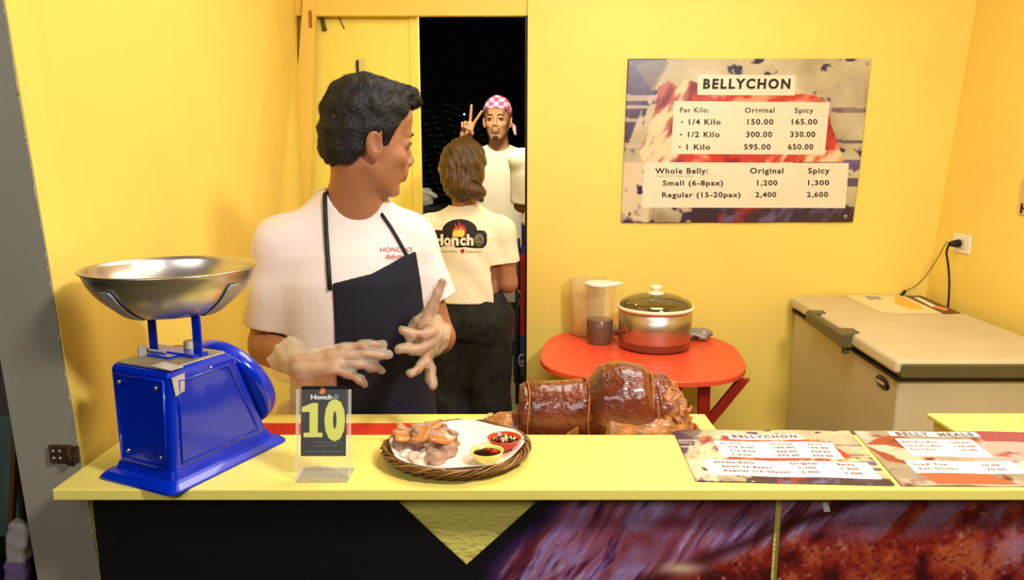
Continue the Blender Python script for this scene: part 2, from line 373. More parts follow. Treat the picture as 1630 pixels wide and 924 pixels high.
# back wall right of the doorway
struct('wall_back', MB().box2((.069, 3.38, 0), (2.25, 3.44, 2.9)), YW)
struct('trim_1', MB().box2((-1.0, 3.395, 2.119), (.069, 3.43, 2.9)), YL)
_p0, _p1 = at(8, 20, 'y', 1.165), at(160, 924, 'y', 1.165)
def leftx(y, z): t = (y - 1.165) / 2.235; return (_p0[0] + (_p1[0] - _p0[0]) * (z - _p0[2]) / (_p1[2] - _p0[2])) * (1 - t) - .945 * t
mb = MB()
for y0, y1, dx in ((1.166, 1.272, .003), (1.272, 3.45, 0)):
    q = [(leftx(y0, 0) + dx, y0, 0), (leftx(y1, 0) + dx, y1, 0), (leftx(y1, 2.9) + dx, y1, 2.9), (leftx(y0, 2.9) + dx, y0, 2.9)]
    mb.hexa([(x - .05, y, z) for x, y, z in q] + q)
struct('wall_left', mb, YW)
rx = lambda z: 1.855 + .073 * z
mb = MB(); q = [(rx(0), .9, 0), (rx(0), 3.46, 0), (rx(2.9), 3.46, 2.9), (rx(2.9), .9, 2.9)]
mb.hexa(q + [(x + .05, y, z) for x, y, z in q]); struct('wall_right', mb, YW)
# leaning left door jamb board
q = [at(500, 24, 'y', 3.37), at(487, -10, 'y', 3.37), at(430, 700, 'y', 3.37), at(482, 700, 'y', 3.37)]
q[1] = at(486, -60, 'y', 3.37); q[0] = at(503, -60, 'y', 3.37)
def ext(a, b, z): t = (z - a[2]) / (b[2] - a[2]); return a + (b - a) * t
L0, L1 = ext(q[0], q[3], 0), ext(q[1], q[2], 0); mb = MB(); mb.prism([q[0], q[1], L1, L0], (0, .05, 0)); struct('trim_2', mb, YL, bevel=.003)
struct('jamb_shade', MB().box2((.060, 3.40, 0), (.072, 3.50, 2.119)), BLKM)  # black strip painting the shadow on the wall thickness at the right jamb
# sliding door leaf behind the left half of the opening
dr = empty('door_1', (-.64, 3.46, 0), kind='structure')
MB().box2((-1.02, 3.452, .02), (-.417, 3.485, 2.3)).build('door_panel', YD, dr, .004)
MB().box2((-.457, 3.446, .02), (-.419, 3.452, 2.3)).build('edge_strip', YD, dr, .001)
p = at(572, 113, 'y', 3.45); mb = MB(); mb.box((p[0] + .012, 3.447, p[2]), (.035, .006, .11)); mb.build('slot_plate', mat('pale_plate', (222, 205, 120), .5), dr, .002)
MB().box((p[0] - .006, 3.443, p[2] - .005), (.011, .006, .10)).build('slot', BLKM, dr)
p = at(516, 40, 'y', 3.45); MB().tube([p + [-.006, -.008, .03], p + [.004, -.008, -.025]], [.007, .01], 8).build('latch_hole', mat('brown_gouge', (96, 66, 20), .7), dr)
p = at(543, 35, 'y', 3.45); MB().tube([p + [-.014, -.002, .03], p + [.014, -.002, -.03]], .0022, 6).build('crack', mat('brown_gouge', (96, 66, 20), .7), dr)
MB().box((at(502, 36, 'y', 3.45)[0], 3.375, at(502, 36, 'y', 3.45)[2]), (.012, .02, .07)).build('hinge_leaf', mat('rust_hinge', (170, 96, 20), .6), dr)
# grey end post of the left wall with torn yellow paint and a rusty hinge
post = empty('trim_4', (-.76, 1.165, 0), kind='structure'); PY = 1.163
_ra, _rb, _la, _lb = at(8, 20, 'y', PY), at(160, 924, 'y', PY), at(0, 569, 'y', PY), at(60, 924, 'y', PY)
def rxp(z): return _ra[0] + (_rb[0] - _ra[0]) * (z - _ra[2]) / (_rb[2] - _ra[2])
def lxp(z): return _la[0] + (_lb[0] - _la[0]) * (z - _la[2]) / (_lb[2] - _la[2])
zs = np.linspace(0, 2.9, 59); mb = MB(); V = []
for z in zs:
    j = rng.uniform(-.0012, .0012); V += [(lxp(z), PY, z), (rxp(z) + j, PY, z), (rxp(z) + j, PY + .006, z), (lxp(z), PY + .02, z)]
mb.add(V, [(i * 4 + a, i * 4 + (a + 1) % 4, i * 4 + 4 + (a + 1) % 4, i * 4 + 4 + a) for i in range(58) for a in range(4)] + [(0, 1, 2, 3), (232, 235, 234, 233)])
mb.build('post_board', GREY, post)
mb = MB()
for i in range(60):
    z = rng.uniform(.75, 2.1); s_ = rng.uniform(.0004, .0014); x = rxp(z); mb.add([(x - .001, PY - .001, z - s_ * 3), (x + s_, PY - .001, z), (x - .0008, PY - .001, z + s_ * 3)], [(0, 1, 2)])
mb.build('torn_paint_edge', mat('white_primer', (235, 225, 215), .7), post)['kind'] = 'stuff'
hg = empty('rusty_hinge', (-.75, 1.16, 1.03), 'small rusty brown hinge screwed to the grey post above the counter end', 'hinge')
a, b = at(78, 709, 'y', 1.160), at(127, 737, 'y', 1.160)
MB().box2((a[0], 1.157, b[2]), (a[0] + .030, 1.163, a[2])).build('leaf', RUST, hg, .0008)
MB().tube([(a[0] + .034, 1.155, b[2] - .001), (a[0] + .034, 1.155, a[2] + .001)], .0045, 10).build('barrel', RUST, hg)
MB().box2((a[0] + .038, 1.157, b[2] + .001), (b[0], 1.162, a[2] - .002)).build('leaf', RUST, hg, .0008)
for i, (u, v) in enumerate(((.25, .3), (.25, .7), (.6, .3), (.6, .7))):
    MB().lathe([(0, .0018), (.0022, .0012), (.0028, 0)], (a[0] + .03 * u, 1.1565, b[2] + (a[2] - b[2]) * v), (0, -1, 0), 10).build('screw', TIN, hg)
# counter
ct = empty('counter', (.4, 1.2, 0), 'long yellow painted service counter with thin overhanging top', 'counter')
MB().box2((-.707, 1.068, .982), (1.75, 1.300, 1.0)).build('countertop', YC, ct, .002)
MB().box2((-.66, 1.112, .0), (1.75, 1.14, .982)).build('front_panel', YP, ct)
MB().box2((-.66, 1.14, .0), (-.64, 1.29, .982)).build('side_panel', YP, ct)
# banner prints on the counter front
def meat(X, Z):
    u = X * 11; v = (Z - .9) * 11
    ang = .98; s1 = u * math.cos(ang) + v * math.sin(ang); s2 = -u * math.sin(ang) + v * math.cos(ang)
    wv = fbm(u * .7, v * .7, 3) * 1.6; st = fbm(s1 * .55 + wv, s2 * 4.5 + wv * 1.2, 11, 4); big = fbm(u * .9 + 3, v * 1.0, 21, 3); fine = fbm(s1 * 1.6, s2 * 13 + wv * 2, 31, 4)
    c = np.zeros(X.shape + (3,)) + np.array([156, 88, 112.])
    c = mixc(c, (158, 126, 178), (st - .47) * 6); c = mixc(c, (92, 28, 44), (.46 - st) * 5); c = mixc(c, (116, 30, 30), (big - .56) * 6 * np.clip((X - .14) * 12, 0, 1))
    c = mixc(c, (196, 186, 224), (fine - .60) * 5 * np.clip((.58 - big) * 12, 0, 1)); c = mixc(c, (74, 22, 62), (.40 - fine) * 5)
    # dark cleft running up to the right and browner roast beyond it
    cl = (Z - (.835 + (X - .26) * .42)) + .03 * (wv / 2.6 - .5)
    r = np.clip((X - .36) * 14 - (Z - .88) * 40 * (X < .62), 0, 1)
    n1 = fbm(u * 2.6, v * 2.6, 41, 4); n2 = fbm(u * 9, v * 9, 51, 3)
    roast = np.zeros_like(c) + np.array([132, 30, 20.]); roast = mixc(roast, (176, 80, 44), (n1 - .5) * 5); roast = mixc(roast, (60, 8, 12), (.42 - n1) * 6)
    n3 = fbm(u * 15, v * 15, 57, 4); roast = mixc(roast, (70, 6, 8), (.45 - n3) * 3); roast = mixc(roast, (176, 116, 104), (n3 - .60) * 5 * np.clip((n2 - .5) * 8, 0, 1)); roast = mixc(roast, (146, 112, 150), np.clip((Z - .90 - .02 * np.sin(X * 9)) * 26, 0, .75) * np.clip((st - .4) * 8, 0, 1) * np.clip((X - .48) * 10, 0, 1))
    lav = np.exp(-((X - .86) ** 2 / .006 + (Z - .885) ** 2 / .0016)); roast = mixc(roast, (184, 150, 190), lav * (n2 > .42) * .8)
    c = c * (1 - r[..., None]) + roast * r[..., None]
    c = mixc(c, (58, 10, 10), np.clip(1 - np.abs(cl) * 55, 0, 1) * (X > .2) * .85)
    g = np.exp(-((X - .275) ** 2 / .0012 + (Z - .846) ** 2 / .00012)); c = mixc(c, (214, 178, 150), g)
    return c
def banner(x0, x1, notch, name, label):
    xs = np.arange(x0, x1 + 1e-6, .0028); zs = np.concatenate([np.linspace(.05, .72, 24), np.arange(.724, .968, .0026)])
    Xg, Zg = np.meshgrid(xs, zs); C = meat(Xg, Zg)
    edge = .055 + (Zg - .966) * .70 + .012 * np.sin((Zg - .9) * 40); t = np.clip((Xg - edge) / .035, 0, 1); t = t * t * (3 - 2 * t)
    t = t * (Xg > -.5); dk = np.zeros_like(C) + np.array([9, 8, 16.]); C = dk * (1 - t[..., None]) + C * t[..., None]
    pu = np.exp(-((Xg - edge - .012) / .016) ** 2); C = mixc(C, (58, 24, 84), pu * .7)
    Y = 1.1065 + .0012 * np.sin(Xg * 21) * np.sin(Zg * 14 + 1)
    o = printed(name, np.stack([Xg, Y, Zg], -1), C, VINYL)
    if notch:   # cut the triangular opening out
        me = o.data; bm = bmesh.new(); bm.from_mesh(me)
        A, B, T = np.array([-.188, .968]), np.array([.046, .968]), np.array([-.0735, .853])
        for p_, q_ in ((A, T), (B, T)):
            d = q_ - p_; nrm = Vector((d[1], 0, -d[0])); bmesh.ops.bisect_plane(bm, geom=bm.verts[:] + bm.edges[:] + bm.faces[:], plane_co=(p_[0], 1.1, p_[1]), plane_no=nrm, dist=1e-6)
        dl = []
        for f in bm.faces:
            c = f.calc_center_median()
            if c.z > .853 and c.x > A[0] + (.968 - c.z) * (T[0] - A[0]) / .115 and c.x < B[0] - (.968 - c.z) * (B[0] - T[0]) / .115: dl.append(f)
        bmesh.ops.delete(bm, geom=dl, context='FACES'); bm.to_mesh(me); bm.free()
    sm = o.modifiers.new('thickness', 'SOLIDIFY'); sm.thickness = .0008; sm.offset = 1
    tag(o, label, 'banner'); return o
banner(-.668, .423, True, 'counter_banner', 'black banner with triangular notch, turning to purple roast meat photo at right, on counter front')
banner(.431, 1.75, False, 'counter_banner', 'dark red roast meat photo banner on counter front, right of the thin seam')
mb = MB(); mb.prism([at(1309, 800, 'y', 1.103), at(1318, 800, 'y', 1.103), at(1322, 815, 'y', 1.103), at(1312, 816, 'y', 1.103)], (0, .001, 0))
tag(mb.build('tape_piece', WHITE), 'short strip of white tape under counter edge on right banner', 'tape')
# lower red worktop with yellow rim behind the counter
wt = empty('lower_worktop', (-.1, 1.42, 0), 'lower worktop behind counter, red inside with yellow painted rim', 'worktop')
MB().box2((-.62, 1.302, .91), (.378, 1.462, .936)).build('red_board', RED, wt, .002, 'red board under the roast')
MB().box2((-.62, 1.460, .91), (.411, 1.511, .965)).build('back_rim', YC, wt, .002)
MB().box2((.378, 1.302, .91), (.411, 1.460, .965)).build('side_rim', YC, wt, .002)
MB().box2((-.62, 1.4565, .936), (.378, 1.4602, .9635)).build('red_lining', RED, wt, 0, 'red painted inner face of the rim')
for x in (-.58, .38): MB().box2((x - .02, 1.46, 0), (x + .02, 1.50, .91)).build('leg', YP, wt)
# yellow cabinet at the right behind the counter
yb = empty('yellow_cabinet', (1.2, 1.4, 0), 'yellow painted box cabinet behind counter at far right', 'cabinet')
mb = MB(); mb.hexa([(.856, 1.31, 0), (1.75, 1.31, 0), (1.75, 1.46, 0), (.871, 1.46, 0), (.850, 1.31, .98), (1.75, 1.31, .98), (1.75, 1.46, .98), (.870, 1.46, .98)]); mb.build('cabinet_box', YW, yb, .003)
MB().box2((.855, 1.305, .975), (1.75, 1.462, .984)).build('cabinet_top', YC, yb, .002)
o = MB().box((1.075, 1.375, .992), (.10, .09, .015)).build('folded_napkin', WHITE, None, .004); tag(o, 'white folded cloth lying on the yellow cabinet top at right edge', 'cloth')
# ------------------------------------------------------------------ posters
def splat(c, u, v, s, seed):
    n = fbm(u * 26 + seed, v * 20, 60 + seed, 5) * .62 + fbm(u * 7 + seed, v * 5, 80 + seed, 2) * .38; return mixc(c, (58, 40, 72), (n - .605) * 26 * s)
def paint_poster(u, v):
    n = fbm(u * 6, v * 4, 5); c = np.zeros(u.shape + (3,)) + np.array([176, 164, 128.]); c = mixc(c, (206, 192, 158), (n - .4) * 3); c = mixc(c, (150, 132, 110), (.42 - n) * 4)
    c = splat(c, u, v, 1.0, 1); c = mixc(c, (226, 204, 170), ((v > .62) & (u < .12)) * .7); c = splat(c, u, v, (u < .14) * 1.0 * (v > .6), 9)
    c = mixc(c, (66, 48, 78), inside([(0, 0), (.17, 0), (.13, .12), (.02, .52), (0, .6)], u + .02 * n, v) * .95)
    c = mixc(c, (116, 100, 84), inside([(.03, .04), (.15, .0), (.17, .02), (.11, .2)], u, v) * .75)
    for y0, h in ((.23, .035), (.285, .02), (.365, .025), (.52, .03)): c = mixc(c, (196, 176, 160), ((np.abs(v - y0 - .05 * u) < h / 2) & (u < .17)) * .8)
    for y0, h, cc in ((.31, .03, (98, 80, 84)), (.50, .02, (90, 76, 90)), (.75, .05, (80, 66, 90)), (.64, .06, (96, 80, 130))): c = mixc(c, cc, ((np.abs(v - y0 + .04 * (1 - u)) < h / 2) & (u > .86)) * .9)
    # meat mound
    red = inside([(.08, .50), (.12, .32), (.13, .17), (.17, .13), (.215, .17), (.24, .12), (.29, .14), (.34, .20), (.78, .21), (.83, .26), (.86, .40), (.93, .62), (.09, .64), (.06, .55)], u + .02 * (n - .5), v)
    m1 = fbm(u * 13, v * 11, 71); m2 = fbm(u * 30 + v * 12, v * 8, 81)
    rc = np.zeros_like(c) + np.array([192, 62, 50.]); rc = mixc(rc, (232, 150, 112), (m1 - .55) * 6); rc = mixc(rc, (150, 30, 40), (.42 - m1) * 6)
    left = u < .27 - .12 * v + .05 * n; rl = np.zeros_like(c) + np.array([176, 96, 84.]); rl = mixc(rl, (236, 204, 160), (m2 - .5) * 8); rl = mixc(rl, (126, 46, 62), (.44 - m2) * 7)
    rc = np.where(left[..., None], rl, rc); rc = mixc(rc, (240, 196, 150), ((u > .55) & (v > .55)) * np.clip((m2 - .45) * 5, 0, 1))
    c = np.where(red[..., None], rc, c)
    c = mixc(c, (206, 190, 168), inside([(.68, .3), (.98, .1), (1, .5), (.9, .3)], u, v) * .25)
    bt = (v > .90) & (u > .30); b = np.zeros_like(c) + np.array([60, 40, 50.]); b = mixc(b, (150, 40, 30), ((u > .42) & (u < .66)) * (m1 - .35) * 3); b = mixc(b, (100, 84, 124), (m2 - .5) * 5)
    return np.where(bt[..., None], b, c)
PB = [(478, 125, 972, 128, 968, 228, 475, 225), (358, 255, 1145, 262, 1120, 525, 342, 520), (208, 562, 1240, 568, 1222, 800, 195, 795)]
PT = [("BELLYCHON", 503, 948, 193, 148, .045, .08), ("Per Kilo:", 388, 534, 312, 288, .01, 0), ("Original", 716, 866, 313, 289, .012, 0), ("Spicy", 968, 1062, 314, 290, .012, 0),
      ("1/4 Kilo", 432, 593, 372, 346, .016, 0), ("150.00", 728, 860, 372, 346, .016, 0), ("165.00", 952, 1082, 372, 346, .016, 0),
      ("1/2 Kilo", 428, 588, 435, 409, .016, 0), ("300.00", 722, 854, 435, 409, .016, 0), ("330.00", 945, 1072, 435, 409, .016, 0),
      ("1 Kilo", 420, 540, 498, 472, .016, 0), ("595.00", 712, 846, 498, 472, .016, 0), ("650.00", 933, 1062, 498, 472, .016, 0),
      ("Whole Belly:", 262, 528, 620, 593, .016, 0), ("Original", 742, 910, 620, 593, .016, 0), ("Spicy", 1036, 1145, 620, 593, .016, 0),
      ("Please Order 3 Days Before", 270, 452, 636, 629, .0, 0), ("Small (6-8pax)", 300, 606, 681, 656, .016, 0), ("1,200", 777, 880, 681, 656, .016, 0), ("1,300", 1036, 1142, 681, 656, .016, 0),
      ("Regular (15-20pax)", 296, 694, 742, 717, .016, 0), ("2,400", 768, 874, 742, 717, .016, 0), ("2,600", 1030, 1136, 742, 717, .016, 0)]
Q0 = np.array([(125, 48), (1355, 48), (1262, 870), (88, 875)], float)   # corners in the poster's own drawing units
def cr_uv(cx, cy):
    v = np.clip((cy - 48) / 825.0, -.1, 1.1); l = 125 - 37 * v; r = 1355 - 93 * v; return (cx - l) / (r - l), v
def build_poster(fr, name, label, nu, nv, parent_loc, boxes, texts, painter, ink, boxm, eyelets=True, cat='poster'):
    root = empty(name, parent_loc, label, cat)
    U, V = np.meshgrid(np.linspace(0, 1, nu + 1), np.linspace(0, 1, nv + 1)); C = painter(U, V)
    P = np.array([[fr(U[j, i], V[j, i], 0) for i in range(nu + 1)] for j in range(nv + 1)])
    sh = printed('printed_sheet', P, C, PRINT, root); s2 = sh.modifiers.new('t', 'SOLIDIFY'); s2.thickness = .0006; s2.offset = -1
    for bx in boxes:
        mb = MB(); q = [cr_uv(bx[i], bx[i + 1]) for i in (0, 2, 4, 6)]
        def bf(s, t, q=q):
            a = [q[0][k] * (1 - s) + q[1][k] * s for k in (0, 1)]; b = [q[3][k] * (1 - s) + q[2][k] * s for k in (0, 1)]
            return fr(a[0] * (1 - t) + b[0] * t, a[1] * (1 - t) + b[1] * t, .0009)
        mb.grid(bf, 24, 8); mb.build('text_box', boxm, root)
    for s, x0, x1, yb_, yt, bo, sh_ in texts:
        mb = MB(); text_into(mb, s, x0, x1, yb_, yt, lambda x, y: fr(*cr_uv(x, y), .0016), bo * (1 if bo > .03 else 1.7), sh_, 0, 1.28 if bo > .03 else 1.16); mb.build('lettering', ink, root)
    for cy in (359, 422, 485):
        if boxes is PB: cx = 398 - (cy - 359) * .09; n = 8; mb = MB(); mb.add([fr(*cr_uv(cx + 5 * math.cos(2 * math.pi * i / n), cy + 5 * math.sin(2 * math.pi * i / n)), .0016) for i in range(n)], [tuple(range(n))]); mb.build('bullet_mark', ink, root)
    if eyelets:
        for u_, v_ in ((.015, .03), (.985, .03), (.965, .965)):
            c = fr(u_, v_, .001); mb = MB(); mb.lathe([(.003, .001), (.005, .002), (.008, .001), (.0085, 0)], c, (0, -1, 0), 14); mb.build('eyelet', TIN, root)
    return root
PC = [np.array(c) for c in ((.508, 0, 1.934), (1.573, 0, 1.934), (1.548, 0, 1.220), (.495, 0, 1.217))]
def fr_wall(u, v, h):
    p = (PC[0] * (1 - u) + PC[1] * u) * (1 - v) + (PC[3] * (1 - u) + PC[2] * u) * v
    p = p.copy(); p[1] = 3.372 - h - .003 * math.sin(u * 9 + v * 3) ** 2 * (.3 + v) - (.006 * max(0, u - .85) / .15 * math.sin(v * 3)); return p
build_poster(fr_wall, 'price_poster', 'large price list tarpaulin with roast meat picture hung on the yellow back wall', 230, 150, (1.04, 3.38, 1.2), PB, PT, paint_poster, INK, PAPERW)
MC = [np.array(c, float) for c in ((.300, 1.318, 1.0), (.627, 1.314, 1.0), (.594, 1.079, 1.0), (.289, 1.095, 1.0))]
def fr_t(C4, lift):
    def fr(u, v, h):
        p = (C4[0] * (1 - u) + C4[1] * u) * (1 - v) + (C4[3] * (1 - u) + C4[2] * u) * v; p = p.copy(); p[2] = 1.0 + lift + h + .0012 * math.sin(u * 7) ** 2; return p
    return fr
build_poster(fr_t(MC, .0014), 'menu_sheet', 'laminated price sheet flat on counter beside the roast, left of the two', 150, 90, (.45, 1.2, 1.0), PB, PT, paint_poster, INKW, PAPERM, False, 'menu')
def paint2(u, v):
    n = fbm(u * 7, v * 5, 91); c = np.zeros(u.shape + (3,)) + np.array([150, 136, 116.]); c = mixc(c, (196, 184, 164), (n - .45) * 4)
    m1 = fbm(u * 12, v * 9, 95); c = mixc(c, (150, 60, 44), inside([(.05, .6), (.02, .3), (.12, .14), (.22, .08), (.3, .2), (.22, .7)], u + .04 * n, v)); c = mixc(c, (228, 196, 170), inside([(.02, .3), (.12, .3), (.3, .5), (.3, .7), (.2, .72)], u + .05 * m1, v) * .9)
    c = mixc(c, (150, 62, 80), (u > .62) & (v < .3)); c = mixc(c, (216, 160, 150), (u > .45) & (v > .22) & (v < .75)); c = mixc(c, (98, 66, 110), (u > .62) & (v > .82))
    c = mixc(c, (214, 92, 66), inside([(.12, .78), (.42, .76), (.52, .98), (.16, .98)], u, v)); c = mixc(c, (236, 200, 190), (u > .5) & (v > .6) & (v < .8))
    return mixc(c, (90, 30, 30), (.36 - m1) * 5)
M2 = [np.array(c, float) for c in ((.636, 1.314, 1.0), (.985, 1.306, 1.0), (.96, 1.075, 1.0), (.603, 1.078, 1.0))]
PB2 = [(330, 66, 900, 66, 890, 150, 325, 150), (330, 190, 800, 195, 780, 480, 320, 470), (240, 540, 840, 545, 830, 720, 230, 715)]
PT2 = [("BELLY  MEALS", 370, 860, 140, 85, .04, .1), ("Belly Rice Meal", 350, 560, 262, 238, .01, 0), ("120.00", 640, 760, 262, 238, .01, 0), ("Spicy Rice Meal", 350, 560, 322, 298, .01, 0), ("130.00", 640, 760, 322, 298, .01, 0),
       ("Extra Rice", 350, 500, 382, 358, .01, 0), ("15.00", 640, 740, 382, 358, .01, 0), ("Iced Tea", 270, 450, 610, 585, .01, 0), ("25.00", 640, 740, 610, 585, .01, 0), ("Soft Drinks", 270, 480, 670, 645, .01, 0), ("30.00", 640, 740, 670, 645, .01, 0)]
build_poster(fr_t(M2, .0014), 'menu_sheet', 'laminated menu sheet with pink and purple areas at counter right end', 130, 80, (.8, 1.2, 1.0), PB2, PT2, paint2, INKW, PAPERM, False, 'menu')
# edge of another poster on the right wall
pz = empty('wall_poster', (1.94, 2.6, 1.2), 'poster mostly out of frame on the right yellow wall', 'poster')
a = at(1630, 293, 'x', 1.945); b = at(1621, 341, 'x', 1.945)
mb = MB(); mb.prism([(1.943, b[1], b[2]), (1.945, a[1] + .012, a[2] + .02), (1.945, 2.2, a[2] + .05), (1.943, 2.2, b[2] - .01)], (.002, 0, 0)); mb.build('sheet', mat('poster_tan', (214, 180, 140), .5), pz)
mb = MB(); text_into(mb, 'HORCH', 0, .3, 0, .035, lambda x, y: (1.9415, b[1] - .012 - x, b[2] + .006 + y), .02); mb.build('lettering', INK, pz)
# ------------------------------------------------------------------ scale
O = np.array([-.532, 1.19]); EX = np.array([.911, -.411]); EY = np.array([.416, .910])
def S(a, b, z): p = O + a * EX + b * EY; return np.array([p[0], p[1], z])
SR = np.array([[EX[0], EY[0], 0], [EX[1], EY[1], 0], [0, 0, 1]])
sc = empty('weighing_scale', (O[0], O[1], 1.0), 'blue enamelled spring weighing scale with steel pan at counter left end', 'scale')
def ring(hx, hy, z, r=.012, n=5, oy=0):
    out = []
    for cx, cy, a0 in ((hx - r, hy - r, 0), (-hx + r, hy - r, 90), (-hx + r, -hy + r, 180), (hx - r, -hy + r, 270)):
        for i in range(n): t = math.radians(a0 + 90 * i / (n - 1)); out.append(S(cx + r * math.cos(t), cy + r * math.sin(t) + oy, z))
    return out
def rings(mb, R_, cap=True, mi=0):
    n = len(R_[0]); base = mb.n; f = [(i * n + j, i * n + (j + 1) % n, (i + 1) * n + (j + 1) % n, (i + 1) * n + j) for i in range(len(R_) - 1) for j in range(n)]
    if cap: f += [tuple(range(n))[::-1], tuple(range((len(R_) - 1) * n, len(R_) * n))]
    mb.add(np.vstack(R_), f, mi, False)
mb = MB(); rings(mb, [ring(.084, .127, 1.0, .014), ring(.084, .127, 1.004, .014), ring(.076, .118, 1.012, .01), ring(.066, .108, 1.013, .008), ring(.062, .104, 1.026, .008)])
mb.build('base_plate', BLUE, sc, .0012)
def prof(z, side):   # half extents of body by height
    t = (z - 1.02) / .164; return (.060 + .006 * t, -.102 + .002 * t, .104 - .074 * t)
def body_ring(z, ins=0.0, r=.009):
    hx, y0, y1 = prof(z, 0); return ring(hx - ins, (y1 - y0) / 2 - ins, z, r, 5, (y0 + y1) / 2)
mb = MB(); rings(mb, [body_ring(1.016), body_ring(1.06), body_ring(1.10), body_ring(1.14), body_ring(1.176), body_ring(1.183, .003), body_ring(1.186, .008)]); mb.build('housing', BLUE, sc, .001)
# embossed panels
def panel(P4, nrm, name='embossed_panel'):
    P4 = [np.array(p) for p in P4]; c = sum(P4) / 4; mb = MB(); k = len(P4)
    mb.tube([c + (p - c) * 1.0 + nrm * .0006 for p in P4], .0024, 6, closed=True); mb.build(name, BLUE, sc)
nf = S(0, -1, 0) - S(0, 0, 0); nx = S(1, 0, 0) - S(0, 0, 0)
panel([S(-.05, -.1025, 1.032), S(.048, -.1025, 1.032), S(.054, -.101, 1.170), S(-.054, -.101, 1.170)], nf)
panel([S(.0605, -.085, 1.034), S(.0608, .078, 1.034), S(.066, .015, 1.168), S(.066, -.085, 1.168)], nx)
for a, z in ((-.042, 1.158), (.038, 1.158), (-.036, 1.046), (.036, 1.046)):
    MB().lathe([(0, .003), (.0025, .0026), (.0038, .001), (.004, 0)], S(a, -.1025, z), nf, 12).build('screw', STEEL, sc)
MB().lathe([(0, .002), (.002, .0018), (.003, 0)], S(.065, -.02, 1.172), nx, 10).build('screw', STEEL, sc)
mb = MB(); rings(mb, [ring(.057, .060, 1.1862, .008, 5, -.036), ring(.055, .058, 1.188, .008, 5, -.036)]); mb.build('top_cover', TIN, sc)
mb = MB(); mb.prism([S(.067, -.098, 1.176), S(.0672, -.074, 1.178), S(.0665, -.076, 1.150), S(.0665, -.093, 1.146)], (nx * .0012)); mb.prism([S(.067, -.098, 1.187), S(.067, -.074, 1.187), S(.02, -.07, 1.1885), S(.02, -.095, 1.1885)], (0, 0, .001)); mb.build('tape_strip', TAPE, sc)
mb = MB(); mb.box(S(-.01, -.02, 1.191), (.11, .030, .006), SR); mb.box(S(-.01, -.045, 1.190), (.05, .02, .004), SR); mb.build('cross_bar', BLUE, sc, .001)
mb = MB(); mb.lathe([(0, .016), (.008, .016), (.010, .013), (.010, .004), (.012, 0)], S(.0, .0, 1.19), n=18); mb.build('zero_knob', TIN, sc)
mb = MB(); mb.box(S(-.045, -.055, 1.196), (.004, .014, .016), SR); mb.box(S(-.03, -.04, 1.194), (.04, .005, .003), SR); mb.build('adjusting_lever', GALV, sc, .0008)
for a in (-.060, .040):
    mb = MB(); mb.box(S(a, -.02, 1.222), (.017, .004, .066), SR); mb.box(S(a, -.014, 1.19), (.017, .014, .004), SR); mb.build('pan_post', BLUE, sc, .0008)
# dial drum on the sloping back
dn = np.array([*(EY * .91), .41]); dn /= np.linalg.norm(dn); dc = S(0, .068, 1.105) + dn * .001
mb = MB(); mb.lathe([(.0, .0), (.080, .0), (.086, .003), (.088, .008), (.088, .022), (.085, .026), (.080, .026), (.079, .022)], dc, dn, 56); mb.build('dial_drum', BLUE, sc)
mb = MB(); mb.lathe([(0, .0215), (.0795, .0215)], dc, dn, 48); mb.build('dial_face', WHITE, sc)
mb = MB(); mb.lathe([(0, .0235), (.0795, .0235), (.0795, .025), (0, .025)], dc, dn, 48); mb.build('dial_glass', ACR, sc)
# pan
pc = np.array([-.558, 1.2, 1.2535]); pr_ = []
for i in range(17):
    t = i / 16; r = .070 * min(1, t * 4) if t < .25 else .070 + .0615 * math.sin((t - .25) / .75 * math.pi / 2 * .86) / math.sin(math.pi / 2 * .86)
    pr_.append((max(r, .0001), 0 if t < .25 else .073 * ((t - .25) / .75) ** 1.25))
pr_ += [(.134, .0745), (.1355, .0735), (.135, .072)]; inner = [(r - .0012, h + .0016) for r, h in pr_[:17]]
mb = MB(); mb.lathe(pr_[::-1] + [] , pc, n=72); mb.lathe(inner + [(.132, .0752), (.134, .0748)], pc, n=72); mb.build('steel_pan', STEEL, sc)
def pan_r(h): return np.interp(h, [q_[1] for q_ in pr_[4:17]], [q_[0] for q_ in pr_[4:17]])
for th in (-112, -20, 68, 160):
    t = math.radians(th); d = np.array([math.cos(t), math.sin(t), 0]); sd = np.array([-math.sin(t), math.cos(t), 0]); mb = MB(); pts = []
    for h in np.linspace(.0, .052, 10):
        r = pan_r(h) + .0022; wd = .0125 if h < .047 else .009; pts.append((pc + d * r + [0, 0, h] - sd * wd, pc + d * r + [0, 0, h] + sd * wd))
    pts.insert(0, (pc + d * .03 - [0, 0, .002] - sd * .0125, pc + d * .03 - [0, 0, .002] + sd * .0125))
    V = []; 
    for p, q_ in pts: V += [p, q_, q_ + d * .0018 - [0, 0, .001], p + d * .0018 - [0, 0, .001]]
    k = len(pts); mb.add(V, [(i * 4 + a, i * 4 + (a + 1) % 4, i * 4 + 4 + (a + 1) % 4, i * 4 + 4 + a) for i in range(k - 1) for a in range(4)] + [(3, 2, 1, 0), (4 * k - 4, 4 * k - 3, 4 * k - 2, 4 * k - 1)]); mb.build('pan_arm', GALV, sc)
